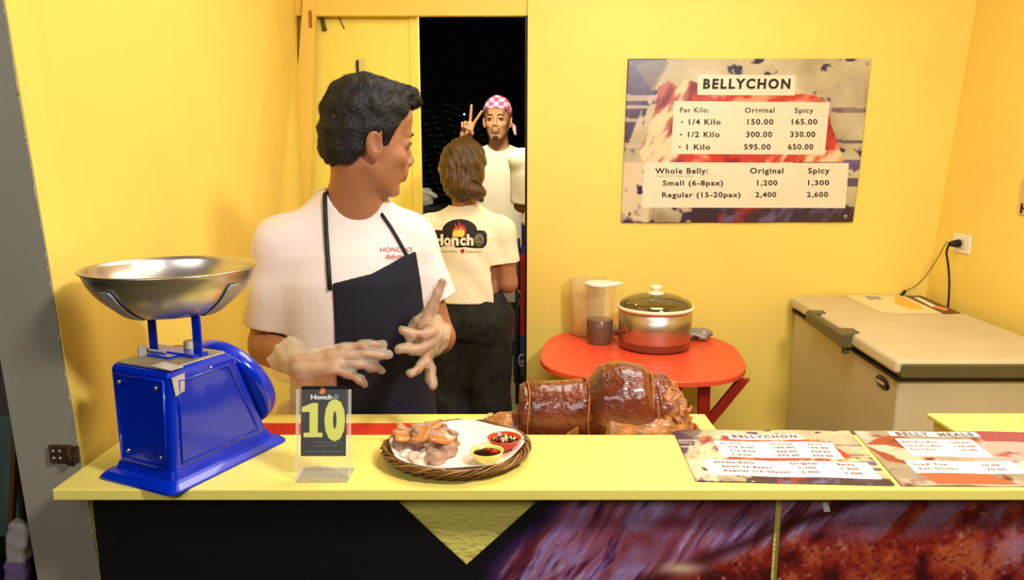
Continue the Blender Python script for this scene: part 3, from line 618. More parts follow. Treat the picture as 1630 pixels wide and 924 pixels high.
# ------------------------------------------------------------------ number stand
ns = empty('number_stand', (-.30, 1.11, 1.0), 'clear acrylic table stand with black card reading 10', 'sign')
A, B = at(475, 757, 'z', 1.003), at(558, 757, 'z', 1.003); hw = (B[0] - A[0]) / 2; cx = (A[0] + B[0]) / 2; y0 = 1.104; top = at(515, 620, 'y', 1.135)[2]
MB().box2((cx - hw, y0 - .012, 1.0), (cx + hw, y0 + .048, 1.003)).build('foot', mat('acrylic_foot', (245, 242, 225), .08, alpha=.25), ns, .0008)
tl = np.array([0, .03, top - 1.0]); ln = np.linalg.norm(tl); tl /= ln; nn = np.array([0, -tl[2], tl[1]])
def sp(x, h, o): return np.array([cx + x, y0, 1.0]) + tl * h + nn * o
def slab(x0, x1, h0, h1, o0, o1): return [sp(x0, h0, o0), sp(x1, h0, o0), sp(x1, h0, o1), sp(x0, h0, o1), sp(x0, h1, o0), sp(x1, h1, o0), sp(x1, h1, o1), sp(x0, h1, o1)]
for o0 in (.0016, -.0032): MB().hexa(slab(-hw, hw, .003, ln, o0, o0 + .0014)).build('acrylic_sheet', ACR, ns)
for sx in (-1, 1): MB().hexa(slab(sx * hw - .002, sx * hw + .002, .003, ln, -.0018, .0015)).build('acrylic_edge', ACRE, ns)
cw = hw * .86; h0 = .037; h1 = ln + .005
MB().hexa(slab(-cw, cw * 1.0, h0, h1, -.0012, -.0004)).build('black_card', CARD, ns)
fs = lambda x, y: sp(x, y, -.0001); mb = MB(); H_ = h1 - h0
text_into(mb, '0', cw * .04, cw * .96, h0 + H_ * .27, h0 + H_ * .76, fs, .07)
mb.add([fs(x, h0 + H_ * y) for x, y in ((-cw * .88, .27), (-cw * .04, .27), (-cw * .04, .335), (-cw * .25, .335), (-cw * .25, .76), (-cw * .50, .76), (-cw * .96, .70), (-cw * .96, .63), (-cw * .62, .635), (-cw * .62, .335), (-cw * .88, .335))], [tuple(range(11))])
mb.build('number_lettering', NUM, ns)
mb = MB(); text_into(mb, 'Honch', -cw * .58, cw * .38, h0 + H_ * .815, h0 + H_ * .875, fs, .05); mb.build('shop_lettering', WHITE, ns)
mb = MB(); text_into(mb, 'THANK YOU FOR DINING WITH US', -cw * .5, cw * .85, h0 + H_ * .19, h0 + H_ * .205, fs); text_into(mb, 'PLEASE WAIT HERE', -cw * .3, cw * .6, h0 + H_ * .145, h0 + H_ * .16, fs)
text_into(mb, 'FOR YOUR NUMBER TO BE CALLED', -cw * .7, cw * .8, h0 + H_ * .06, h0 + H_ * .075, fs); mb.build('small_lettering', mat('grey_ink', (120, 120, 125), .5), ns)
def flame(mb, fn, x, y, s, mi=0):
    mb.add([fn(x + a * s, y + b * s) for a, b in ((-.5, 0), (-.55, .4), (-.3, .8), (-.35, 1.1), (-.05, .75), (0, 1.35), (.2, .8), (.45, 1.0), (.5, .5), (.4, .1), (.2, -.05))], [tuple(range(11))], mi)
FLO = mat('orange_print', (240, 120, 30), .6); FLY = mat('flame_yellow_print', (250, 196, 70), .6)
mb = MB(); flame(mb, fs, -.002, h0 + H_ * .89, .009); mb.build('flame_mark', FLO, ns)
mb = MB(); mb.lathe([(0, 0), (.0045, 0)], sp(cw * .55, h0 + H_ * .845, .0000), nn, 14); mb.build('round_mark', mat('grey_ink', (120, 120, 125), .5), ns)
# ------------------------------------------------------------------ basket plate with roast pork and dips
bc = np.array([-.094, 1.196, 1.0]); BR = .122
bk = empty('woven_basket_plate', tuple(bc), 'round woven brown rattan plate with braided rim on counter', 'basket')
def brim(t, dr, z): return bc + [(BR + dr) * math.cos(t), (BR + dr) * math.sin(t) * .93, z]
mb = MB(); mb.lathe([(0, .002), (.085, .002), (.100, .006), (.115, .016), (.112, .019), (.098, .009), (.085, .005), (0, .005)], bc, n=60, scale=(1, .93), u=(1, 0, 0)); mb.build('woven_base', RATT, bk)
RAT2 = mat('golden_rattan', (168, 124, 62), .42, var=.4, vscale=40, bump=.3, bscale=150)
for s_ in range(6):
    n = 240; pts = []; ra_ = rng.uniform(.0042, .0066); p0 = rng.uniform(0, 6.28, 3)
    for i in range(n):
        t = 2 * math.pi * i / n; ph = 8 * t + s_ * 2 * math.pi / 6 + .35 * math.sin(3 * t + p0[0]); q_ = ra_ * (1 + .25 * math.sin(5 * t + p0[1])); pts.append(brim(t, q_ * math.cos(ph) - .001, .0200 + .85 * q_ * math.sin(ph)))
    mb = MB(); mb.tube(pts, .0017 if s_ % 2 else .0021, 6, closed=True); mb.build('rim_strand', RAT2 if s_ % 3 == 0 else RATT, bk)
for s_ in range(3):
    n = 200; pts = []
    for i in range(n):
        t = 2 * math.pi * i / n; ph = 11 * t + s_ * 2 * math.pi / 3; pts.append(brim(t, .006 * math.cos(ph) - .010, .0115 + .004 * math.sin(ph)))
    mb = MB(); mb.tube(pts, .0021, 6, closed=True); mb.build('side_strand', RATT, bk)
mb = MB()
def pf(u, v):
    t = 2 * math.pi * u; r = .114 * v; e = 1 + .03 * math.sin(5 * t) * v; z = .0062 + .020 * max(0, (v - .70) / .3) ** 1.3 + .0012 * math.sin(7 * t + v * 4) * v
    return bc + [r * e * math.cos(t), r * e * math.sin(t) * .93, z]
mb.grid(pf, 90, 20)
o = mb.build('paper_liner', PAPER); tag(o, 'cream greaseproof paper liner spread inside the rattan plate', 'paper'); s2 = o.modifiers.new('t', 'SOLIDIFY'); s2.thickness = .0005
def blob(name, c, r, R=None, seed=0, h=.0016, amp=.0018, fr=190, mats=MEAT, cutz=None, p=2.6, slot=None, parent=None, extra=None):
    r = np.array(r, float); B = r.max() * 1.15 + .006; F = Field(np.array(c) - B, np.array(c) + B, h); M = np.eye(3) if R is None else np.array(R)
    X = [(F.lo[i] + F.h * np.arange(F.n[i])) - c[i] for i in range(3)]; x, y, z = np.meshgrid(*X, indexing='ij')
    q = [M[0, i] * x + M[1, i] * y + M[2, i] * z for i in range(3)]
    k0 = (np.abs(q[0] / r[0]) ** p + np.abs(q[1] / r[1]) ** p + np.abs(q[2] / r[2]) ** p) ** (1 / p); F.D = ((k0 - 1) * r.min()).astype(np.float32)
    ph = rng.uniform(0, 6, 9)
    F.disp(lambda a, b, e: amp * (np.sin(a * fr + ph[0] + 2 * np.sin(b * fr * .6 + ph[1])) + np.sin(b * fr * 1.2 + ph[2] + 2 * np.sin(e * fr * .7)) + .6 * np.sin(e * fr * 1.9 + a * fr + ph[3])), .01)
    if extra: extra(F)
    o = F.mesh(name, mats, parent, slot, 1); return o
def rot(rx_, ry_, rz_): return np.array(Matrix.Rotation(rz_, 3, 'Z') @ Matrix.Rotation(ry_, 3, 'Y') @ Matrix.Rotation(rx_, 3, 'X'))
# chopped pork: each chunk has pale meat with a crisp amber skin child
PK = [  # px,py, size, lift, rot, label ; position from counter plane
 (648, 722, (.014, .011, .0095), .010, (0, .2, .4), 0, 'whitish fat pork cube at the front left of the pile'),
 (668, 730, (.013, .011, .009), .009, (.1, 0, -.3), 0, 'small white fat pork piece at the very front of the pile'),
 (690, 728, (.017, .013, .011), .011, (0, .1, .2), 2, 'brown-grey meat chunk at the front right of the pile'),
 (708, 716, (.016, .014, .012), .013, (0, 0, .7), 2, 'greyish meat chunk at the right side of the pile'),
 (650, 702, (.024, .017, .014), .024, (.3, .25, .3), 1, 'big amber skinned pork piece at the left of the pile'),
 (672, 697, (.016, .016, .014), .034, (.5, -.2, -.1), 1, 'flat amber skin pork piece in the middle of the pile'),
 (692, 700, (.019, .016, .013), .030, (.5, .3, .5), 1, 'glossy skinned pork piece with pale fat at pile centre'),
 (712, 696, (.019, .013, .012), .026, (.4, .5, -.7), 1, 'amber skinned pork piece leaning on the right of the pile'),
 (672, 688, (.020, .012, .010), .036, (.2, .1, .2), 1, 'brown skinned pork slice at the back of the pile'),
 (690, 682, (.017, .011, .009), .038, (.2, -.2, .5), 1, 'topmost curled pork slice with pink edge at pile back'),
 (640, 690, (.014, .012, .012), .018, (0, .3, .2), 1, 'dark amber pork piece at the far left back of the pile')]
for i, (px, py, r, lf, ro, kind, lb) in enumerate(PK):
    c = at(px, py, 'z', 1.006 + lf); R = rot(*ro)
    o = blob('pork_piece', c, r, R, mats=(MEAT if kind != 0 else FAT), p=3.4); tag(o, lb, 'roast pork', 'chopped roast pork on the rattan plate')
    if kind == 1:
        up = R @ np.array([0, -.25, 1.0]); up /= np.linalg.norm(up); c2 = c + up * r[2] * .78
        k = blob('crisp_skin', c2, (r[0] * 1.04, r[1] * 1.06, .0040), R @ rot(-.25, 0, 0), mats=CRISP, amp=.0005, h=.0013, parent=o, p=4.5, fr=120)
def bowl(name, c, ro, rb, h, m, label, sd):
    o = MB().lathe([(0, .0015), (rb * .7, 0), (rb, .001), (rb + (ro - rb) * .55, h * .5), (ro, h), (ro + .0005, h + .0012), (ro - .002, h + .0012), (ro - .003, h), (rb + (ro - rb) * .5 - .002, h * .5), (rb * .6, .004), (0, .004)], c, n=40).build(name, m)
    tag(o, label, 'bowl', 'dip bowls on the rattan plate')
    s = MB().lathe([(0, h * .80), (ro * .80, h * .80), (ro * .86, h * .81)], c, n=32).build('dipping_sauce', SAUCE); tag(s, 'dark vinegar dip filling the ' + ('yellow' if m == BOWLY else 'red') + ' bowl', 'sauce')
    return h * .80
y1 = at(775, 722, 'z', 1.022); z1 = bowl('dip_bowl', np.array([y1[0], y1[1], 1.008]), .0275, .017, .018, BOWLY, 'small yellow round bowl of dark vinegar sauce', 0)
y2 = at(803, 704, 'z', 1.022); z2 = bowl('dip_bowl', np.array([y2[0], y2[1], 1.010]), .0290, .016, .019, BOWLR, 'small red round bowl of vinegar sauce with onion bits', 0)
r_ = random.Random(3)
for base, zz, n, nm in ((y1, 1.008 + z1, 1, 'yellow'), (y2, 1.010 + z2, 10, 'red')):
    mb1 = MB(); mb2 = MB()
    for i in range(n):
        a, q = r_.uniform(0, 6.28), r_.uniform(0, .017); p = np.array([base[0] + q * math.cos(a), base[1] + q * math.sin(a) * .8, zz + .001]); t = r_.uniform(0, 3)
        (mb2 if (nm == 'red' and i % 5) else mb1).tube([p, p + [.005 * math.cos(t), .005 * math.sin(t), .001], p + [.008 * math.cos(t + .6), .008 * math.sin(t + .6), 0]], [.0016, .0024, .001], 7)
    if nm == 'yellow': p = np.array([base[0] + .006, base[1], zz + .001]); mb1.tube([p, p + [.006, .002, .001], p + [.012, .001, 0]], [.003, .0042, .002], 9)
    tag(mb1.build('chili_bits', CHILI), 'red chili pieces floating in the ' + nm + ' bowl', 'chili', kind='stuff')
    if mb2.n: tag(mb2.build('onion_bits', ONION), 'pale chopped onion floating in the red bowl', 'onion', kind='stuff')
# ------------------------------------------------------------------ roast pork belly roll
ZT = .936
def nz3(x, y, z, f, ph): return np.sin(x * f + ph + 1.7 * np.sin(y * f * .7 + ph * 2)) + np.sin(y * f * 1.13 + ph * 3 + 1.7 * np.sin(z * f * .8)) + np.sin(z * f * .93 + ph * 5 + 1.7 * np.sin(x * f * .9))
def roast(name, a, b, prof, h, amp, mats, rough_from=None, parent=None, grooves=(), slot=None, ysq=1.0):
    """roll along a->b, prof list of (t, radius, drop)"""
    a = np.array(a, float); b = np.array(b, float); L = np.linalg.norm(b - a); d = (b - a) / L; T = np.array([q[0] for q in prof]); Rr = np.array([q[1] for q in prof]); Z = np.array([q[2] for q in prof])
    M = Rr.max() + .02; F = Field(np.minimum(a, b) - [.03 if abs(d[0]) > .5 else M, M, M], np.maximum(a, b) + [.03, M, M], h)
    X = [F.lo[i] + F.h * np.arange(F.n[i]) for i in range(3)]; x, y, z = np.meshgrid(*X, indexing='ij')
    t = ((x - a[0]) * d[0] + (y - a[1]) * d[1] + (z - a[2]) * d[2]) / L; tc = np.clip(t, 0, 1)
    R = np.interp(tc, T, Rr); dz = np.interp(tc, T, Z)
    for g, dep, wd in grooves: R = R - dep * np.exp(-((tc - g + .012 * np.sin(z * 60)) / wd) ** 2)
    qx = x - a[0] - tc * L * d[0]; qy = y - a[1] - tc * L * d[1]; qz = z - a[2] - tc * L * d[2] - dz
    rr = np.sqrt(qx ** 2 + (qy / ysq) ** 2 + qz ** 2); dd = (rr - R) * ysq; dd = np.maximum(dd, (np.abs(t - .5) - .5) * L)
    ph = 1.3; dd = dd + amp * nz3(x, y, z, 75, ph) * .6 + amp * .35 * nz3(x, y, z, 210, 2.1)
    if rough_from is not None:
        k = np.clip((tc - rough_from) / .1, 0, 1); dd = dd + k * (.0032 * nz3(x, y, z, 160, .4) + .002 * nz3(x, y, z, 390, .9))
    dd = np.maximum(dd, ZT - z); F.D = dd.astype(np.float32); return F.mesh(name, mats, parent, slot, 1)
lz = 1.012; La = np.array([.014, 1.386, lz]); Lb = np.array([.344, 1.386, lz - .006])
lc = empty('roast_pork_roll', (.18, 1.4, ZT), 'large glossy brown rolled roast pork belly tied with twine behind counter', 'roast pork')
Xs = .348 - .016
roast('roast_body', La, Lb, [(0, .060, -.006), (.03, .064, -.004), (.2, .066, -.002), (.385, .069, 0), (.42, .070, .004), (.47, .086, .010), (.58, .094, .012), (.70, .092, .010), (.77, .082, .004), (.83, .079, 0), (.90, .074, -.006), (.96, .060, -.018), (1.0, .040, -.03)], .0024, .0007, [PIG, PIGD], .80,
      lc, [(.395, .006, .012), (.25, .0015, .01), (.765, .007, .012), (.79, .005, .01), (.055, .003, .008)], slot=lambda C: ((C[:, 0] > .016 + Xs * (.84 + .03 * np.sin(C[:, 2] * 170)))).astype(int), ysq=.86)
for g, r, dzz in ((.052, .0645, -.003), (.398, .068, .001), (.765, .0785, .004), (.792, .0765, .002)):
    c = La + (Lb - La) * g + [0, 0, dzz]; pts = []
    for i in range(48):
        t = 2 * math.pi * i / 48; pts.append(c + [.0025 * math.sin(3 * t + g * 20), .86 * r * math.cos(t), r * math.sin(t)])
    pts = [p if p[2] > ZT + .001 else np.array([p[0], p[1], ZT + .001]) for p in pts]
    MB().tube(pts, .0017, 7, closed=True).build('twine', TWINE, lc)
o = roast('roast_end_piece', (-.064, 1.375, .974), (.016, 1.38, .980), [(0, .018, -.004), (.15, .030, -.002), (.5, .037, 0), (1, .040, 0)], .0022, .0016, [PIG, PIGL], slot=lambda C: ((C[:, 2] > .990 + .004 * np.sin(C[:, 0] * 200)) & (C[:, 0] < .0)).astype(int))
tag(o, 'cut end piece of roast pork left of the large roll', 'roast pork')
MB().tube([(-.03, 1.362, .995), (-.027, 1.361, .996)], .006, 9).build('dark_spot', mat('charred_bit', (50, 14, 14), .4), o)
mb = MB()
for i in range(60):
    a, q = r_.uniform(-.055, -.01), r_.uniform(1.37, 1.40); s_ = r_.uniform(.002, .0045); mb.box((a, q, 1.004 + r_.uniform(-.004, .004)), (s_, s_ * .8, s_ * .7), rot(r_.uniform(0, 3), r_.uniform(0, 3), 0))
mb.build('crumbly_top', mat('pale_crumb', (232, 200, 140), .5), o)['kind'] = 'stuff'
fa = at(957, 690, 'y', 1.335); fb = at(1092, 695, 'y', 1.345)
o = roast('roast_slab', (fa[0], 1.338, .990), (fb[0], 1.346, .984), [(0, .030, .006), (.06, .040, .006), (.4, .042, .006), (.75, .040, .004), (.93, .034, -.002), (1, .026, -.008)], .0022, .0017, PIGL); tag(o, 'lighter golden roast pork piece in front of the large roll', 'roast pork')
c = at(908, 692, 'z', .975); c[1] = 1.322; c = np.array([at(910, 693, 'y', 1.322)[0], 1.322, .958]); mb = MB(); mb.hexa([c + q for q in map(np.array, ((-.014, -.005, -.022), (.012, -.005, -.022), (.012, .006, -.022), (-.014, .006, -.022), (-.010, -.003, .036), (.0125, -.003, .050), (.012, .004, .050), (-.009, .004, .036)))])
tag(mb.build('skin_shard', PIGL, bevel=.002), 'small upright shard of roast skin in front of the roll', 'roast pork')
# ------------------------------------------------------------------ red folding table
TZ = .72; tb = empty('folding_table', (.52, 2.97, 0), 'red round-cornered wooden folding table against the back wall', 'table')
def tpt(t, k=1.0):
    a = math.cos(t); b = math.sin(t); e = 2 / 2.9; u = math.copysign(abs(a) ** e, a) * .405 * k; v = math.copysign(abs(b) ** e, b) * .405 * k
    th = math.radians(-8); return (.526 + u * math.cos(th) - v * math.sin(th), 2.955 + u * math.sin(th) + v * math.cos(th))
n = 72; mb = MB(); R_ = []
for z, k in ((TZ - .022, .985), (TZ - .020, 1.0), (TZ - .004, 1.0), (TZ - .001, .995), (TZ, .985)): R_.append([np.array([*tpt(2 * math.pi * i / n, k), z]) for i in range(n)])
rings(mb, R_); mb.build('tabletop', RED, tb)
mb = MB()
for y in (2.72, 3.19): mb.box2((.24, y - .012, TZ - .052), (.86, y + .012, TZ - .022))
for x in (.24, .84): mb.box2((x - .012, 2.72, TZ - .050), (x + .012, 3.19, TZ - .022))
mb.build('under_frame', REDD, tb)
for y in (2.68, 3.16):
    for x0, x1 in ((.87, .36), (.68, .80), (.24, .62)) if y < 3 else ((.87, .36), (.24, .80)):
        yy = y + (0 if x0 > .5 else .03)
        if (x0, x1) == (.68, .80): x0, x1, yy = .715, .735, 2.66
        MB().hexa([(x1 - .022, yy - .011, 0), (x1 + .022, yy - .011, 0), (x1 + .022, yy + .011, 0), (x1 - .022, yy + .011, 0), (x0 - .022, yy - .011, TZ - .03), (x0 + .022, yy - .011, TZ - .03), (x0 + .022, yy + .011, TZ - .03), (x0 - .022, yy + .011, TZ - .03)]).build('leg', REDD, tb, .002)
# pot
pc2 = at(1046, 545, 'z', TZ); pcx = np.array([.600, 3.045, TZ]); k = pcx[1] * .985 + .78 * .174; rp = 57 / F_PX * k
pot = empty('cooking_pot', tuple(pcx), 'satin aluminium cooking pot with cream rim and smoked glass lid', 'pot')
hz = .172
mb = MB(); mb.lathe([(0, .0), (rp * .84, .0), (rp * .93, .006), (rp * .975, .022), (rp, hz * .55), (rp, hz), (rp - .003, hz), (rp - .003, .01), (0, .006)], pcx, n=64); mb.build('pot_body', POTM, pot)
mb = MB(); mb.lathe([(rp - .002, hz - .006), (rp + .006, hz - .006), (rp + .009, hz + .002), (rp + .006, hz + .008), (rp - .004, hz + .008), (rp - .004, hz - .006)], pcx, n=64); mb.build('pot_rim', RIM, pot)
mb = MB(); mb.lathe([(rp - .001, hz + .009), (rp - .004, hz + .017), (rp * .9, hz + .030), (rp * .62, hz + .047), (rp * .3, hz + .056), (0, hz + .058)], pcx, n=64); mb.build('lid', GLASS, pot)
mb = MB(); mb.lathe([(0, .0), (.034, .0), (.035, .006), (.020, .011), (.016, .018), (.024, .024), (.026, .032), (.020, .038), (0, .040)], pcx + [0, 0, hz + .054], n=32); mb.build('lid_knob', RIM, pot)
for sx in (-1, 1):
    if sx < 0: MB().tube([pcx + [-rp * .9, -.10, .085], pcx + [-rp - .01, -.105, .09], pcx + [-rp - .024, -.09, .075], pcx + [-rp - .012, -.07, .07]], .005, 8).build('side_handle', mat('dark_red_handle', (90, 24, 14), .4), pot)
# pitchers
def pitcher(c, r, h, m, lidm, label, liquid=None, spout=1, scale=1):
    t = empty('plastic_pitcher', tuple(c), label, 'pitcher')
    mb = MB(); mb.lathe([(0, 0), (r * .86, 0), (r * .92, .004), (r, h * .55), (r * 1.06, h), (r * 1.03, h), (r * .97, h * .55), (r * .87, .007), (0, .006)], c, n=40); mb.build('pitcher_body', m, t)
    pts = [c + [-spout * r * .98, -.01, h * .84], c + [-spout * (r + .035), -.016, h * .80], c + [-spout * (r + .04), -.016, h * .5], c + [-spout * r * .96, -.01, h * .36]]
    if lidm:
        V = []; n = 40
        def lr(a, q): x, y = math.cos(a), math.sin(a); e = 1 + .42 * max(0, math.cos(a)) ** 9; return c + [x * r * 1.12 * e * q, y * r * 1.12 * q, 0]
        R_ = [[lr(2 * math.pi * i / n, q) + [0, 0, z] for i in range(n)] for z, q in ((h - .002, .97), (h + .001, 1.0), (h + .007, 1.0), (h + .011, .9), (h + .013, .5))]; mb = MB(); rings(mb, R_); mb.build('pitcher_lid', lidm, t)
    if liquid:
        mb = MB(); mb.lathe([(0, .008), (r * .85, .008), (r * .90, .02), (r * .95, liquid - .001), (r * .93, liquid), (0, liquid)], c, n=40); mb.build('pitcher_contents', LIQ, t)
    return t
c1 = at(956, 550, 'z', TZ); c1[1] += .045
pitcher(np.array([c1[0], c1[1], TZ]), .060, .255, FROST2, WHITE, 'frosted plastic pitcher with white spouted lid and dark red-brown drink', .105)
c2 = at(934, 533, 'z', TZ); pitcher(np.array([.338, 3.272, TZ]), .078, .258, FROST, None, 'large empty pale frosted container standing behind the drink pitcher')
o = blob('crumpled_foil', np.array([.815, 3.17, TZ + .027]), (.055, .04, .022), None, h=.003, amp=.005, fr=90, mats=GREYF, p=2); tag(o, 'crumpled grey plastic sheet right of the pot on red table', 'plastic sheet')
o = blob('crumpled_foil', np.array([.452, 3.20, TZ + .036]), (.022, .018, .030), None, h=.003, amp=.004, fr=110, mats=mat('clear_crumpled', (214, 190, 150), .2, alpha=.8), p=2); tag(o, 'crumpled clear plastic between drink pitcher and pot', 'plastic sheet')
# ------------------------------------------------------------------ freezer
FZ = .88; fz = empty('chest_freezer', (1.52, 2.8, 0), 'beige chest freezer with grey lid trim in the right corner', 'freezer')
def fx(y): return 1.203 + (y - 2.24) * .070
def fxr(y): return fx(y) + .60
mb = MB(); ya, ybk = 2.262, 3.345; q = [(fx(ya) + .02, ya), (fxr(ya) - .01, ya), (fxr(ybk) - .01, ybk), (fx(ybk) + .02, ybk)]
mb.hexa([(*p, .04) for p in q] + [(*p, FZ - .068) for p in q]); mb.build('freezer_body', FREZ, fz, .012, seg=3)
q = [(fx(ya) + .008, ya - .012), (fxr(ya), ya - .012), (fxr(ybk), ybk), (fx(ybk) + .008, ybk)]
MB().hexa([(*p, FZ - .070) for p in q] + [(*p, FZ - .060) for p in q]).build('gasket', FRUB, fz)
q = [(fx(ya) + .014, ya - .022), (fxr(ya), ya - .022), (fxr(ybk), ybk + .01), (fx(ybk) + .014, ybk + .01)]
MB().hexa([(*p, FZ - .058) for p in q] + [(*p, FZ - .012) for p in q]).build('lid_trim', FTRIM, fz, .006, seg=3)
q2 = [(q[0][0] - .012, q[0][1] + .006), (q[1][0], q[1][1] + .006), (q[2][0], q[2][1] - .004), (q[3][0] - .012, q[3][1] - .004)]
MB().hexa([(p[0] - (.006 if i in (0, 3) else 0), p[1], FZ - .046) for i, p in enumerate(q2)] + [(*p, FZ) for p in q2]).build('lid_panel', FREZ, fz, .014, seg=4)
q = [(fx(2.262) + .03, 2.29), (fxr(2.262) - .03, 2.29), (fxr(3.3) - .03, 3.3), (fx(3.3) + .03, 3.3)]
MB().hexa([(*p, 0) for p in q] + [(*p, .045) for p in q]).build('plinth', FRUB, fz)
hy0, hy1 = 2.60, 3.04; mb = MB()
P = [(fx(hy0) - .040, hy0, FZ - .050), (fx(hy0) - .012, hy0, FZ - .052), (fx(hy1) - .012, hy1, FZ - .052), (fx(hy1) - .030, hy1, FZ - .050), (fx(hy0) - .040, hy0, FZ - .008), (fx(hy0) + .022, hy0 + .01, FZ + .006), (fx(hy1) + .022, hy1 - .01, FZ + .006), (fx(hy1) - .030, hy1, FZ - .012)]
mb.hexa([(P[0][0], hy0, FZ - .05), (fx(hy0) - .022, hy0, FZ - .052), (fx(hy1) - .018, hy1, FZ - .052), P[3], (P[0][0], hy0, FZ - .002), (fx(hy0) - .020, hy0, FZ + .002), (fx(hy1) - .016, hy1, FZ + .002), (P[3][0], hy1, FZ - .008)])
for yy, w_ in ((hy0, .10), (hy1 - .09, .08)): mb.hexa([(fx(yy) - .03, yy, FZ - .052), (fx(yy) + .004, yy, FZ - .052), (fx(yy + w_) + .004, yy + w_, FZ - .052), (fx(yy + w_) - .025, yy + w_, FZ - .052), (fx(yy) - .03, yy, FZ + .002), (fx(yy) + .03, yy + .01, FZ + .005), (fx(yy + w_) + .03, yy + w_ - .02, FZ + .005), (fx(yy + w_) - .025, yy + w_, FZ + .001)])
mb.build('handle', FTRIM, fz, .004, label='olive grey protruding handle')
MB().tube([(fx(2.63) - .012, 2.63, FZ - .052), (fx(2.63) - .012, 2.63, FZ - .078)], .013, 14).build('lock', FTRIM, fz, .001)
lo_ = at(1403, 609, 'x', 1.228); mb = MB(); mb.lathe([(0, .004), (.028, .0036), (.034, .002), (.035, 0)], (fx(lo_[1]) + .019, lo_[1], lo_[2]), (-1, .07, 0), 30, scale=(.62, 1.55) , u=(0, 0, 1)); bd = mb.build('oval_badge', mat('badge_navy', (26, 20, 40), .3), fz)
mb = MB(); mb.add([(fx(lo_[1]) + .0135, lo_[1] - .036 * math.cos(t), lo_[2] + .0055 * math.sin(t)) for t in np.linspace(0, 6.28, 19)[:-1]], [tuple(range(18))]); mb.build('badge_strip', mat('badge_white', (200, 196, 190), .4), bd)
def lidq(pts, name, m, h=.0006):
    V = [at(a, b, 'z', FZ + h) for a, b in pts]; o = MB(); o.prism(V, (0, 0, .0006)); return o.build(name, m, fz)
lidq([(1345, 470.5), (1437, 470.5), (1503, 496), (1500, 499), (1425, 499), (1402, 497), (1380, 487)], 'lid_sticker', mat('sticker_pale', (236, 220, 168), .4))
lidq([(1424, 472.5), (1436, 472.5), (1472, 492), (1450, 493), (1424, 483)], 'sticker_panel', mat('sticker_yellow', (230, 188, 66), .4), .0014)
lidq([(1376, 472), (1398, 472), (1405, 477), (1384, 477.5)], 'sticker_mark', mat('sticker_blue_grey', (150, 152, 150), .4), .0014)
lidq([(1440, 471.5), (1466, 471), (1530, 499), (1502, 500)], 'lid_vent', mat('vent_brown', (96, 72, 22), .5), .0014)
lidq([(1455, 474), (1463, 474), (1490, 487), (1483, 489)], 'vent_label', WHITE, .0022); lidq([(1484, 489), (1490, 487), (1510, 492), (1506, 495.5)], 'vent_label', mat('label_salmon', (240, 140, 100), .5), .0022)
# outlet, plug and cords on the right wall
ow = at(1532, 388, 'x', rx(1.14)); ot = empty('wall_outlet', (ow[0], ow[1], ow[2]), 'white wall socket plate on the right yellow wall above freezer', 'outlet')
MB().box((ow[0] - .004, ow[1], ow[2]), (.009, .125, .082)).build('socket_plate', WHITE, ot, .003)
MB().box((ow[0] - .010, ow[1] - .01, ow[2]), (.004, .05, .04)).build('socket_insert', mat('socket_cream', (224, 210, 180), .4), ot, .002)
pl = empty('power_plug', (ow[0] - .03, ow[1], ow[2]), 'black plug in the wall socket with black cord dropping to freezer', 'plug')
MB().tube([(ow[0] - .013, ow[1], ow[2]), (ow[0] - .022, ow[1], ow[2]), (ow[0] - .045, ow[1] - .004, ow[2]), (ow[0] - .062, ow[1] - .006, ow[2] - .001)], [.017, .018, .014, .007], 12).build('plug_body', BLKM, pl)
e0 = np.array([ow[0] - .060, ow[1] - .006, ow[2] - .001]); e1 = at(1509, 489, 'y', 3.08); pts = []
for t in np.linspace(0, 1, 14): p = e0 * (1 - t) + e1 * t; p[0] += .012 * math.sin(t * math.pi) - .02 * min(1, t * 8) * (1 - t); pts.append(p)
MB().tube(pts, .0048, 8).build('plug_cord', CORD, pl)
e1 = at(1441, 463, 'y', 3.366); pts = []
for t in np.linspace(0, 1, 16): p = (e0 + [-.005, .01, .012]) * (1 - t) + e1 * t; p[2] -= .05 * math.sin(t * math.pi); pts.append(p)
cc = empty('charging_cable', tuple(e1), 'thin pale grey cable hanging from the plug to behind the freezer', 'cable')
MB().tube(pts, .0024, 6).build('cable', mat('pale_grey_cable', (130, 112, 60), .5), cc); MB().tube([pts[-1], pts[-1] + np.array([-.022, -.004, -.032])], [.006, .009], 8).build('cable_end', BLKM, cc)
# ------------------------------------------------------------------ left: neighbouring stall glimpsed past the post
o = MB().box((-1.235, 1.62, .78), (.18, .02, .30), rot(0, .06, 0)).build('container_panel', mat('teal_grey_panel', (92, 112, 104), .4, var=.25, vscale=14), bevel=.003); tag(o, 'dull teal panel left of grey post, upper one', 'panel')
f = MB().box((-1.142, 1.612, .80), (.010, .03, .38), rot(0, .16, 0)).build('panel_edge', mat('brown_edge', (110, 70, 30), .6), o)
o = MB().box((-1.245, 1.56, .540), (.20, .10, .17)).build('crate', mat('black_crate', (16, 12, 12), .5), bevel=.004); tag(o, 'black crate low at the far left beside grey post', 'crate')
o = blob('plastic_bag', np.array([-1.118, 1.548, .60]), (.024, .02, .115), rot(0, .14, 0), h=.003, amp=.0014, fr=90, mats=[mat('white_bag', (205, 196, 190), .35), mat('violet_bag', (150, 120, 176), .35)], p=3, slot=lambda C: (C[:, 2] < .61).astype(int)); tag(o, 'white and violet plastic bag beside the grey post at far left', 'bag')
cb = empty('carton_board', (-1.2, 1.45, .3), 'tan carton with dark handwriting at the bottom left corner', 'carton')
MB().box2((-1.30, 1.44, .20), (-1.02, 1.60, .447)).build('carton', mat('tan_carton', (178, 126, 66), .7, var=.1), cb, .003)
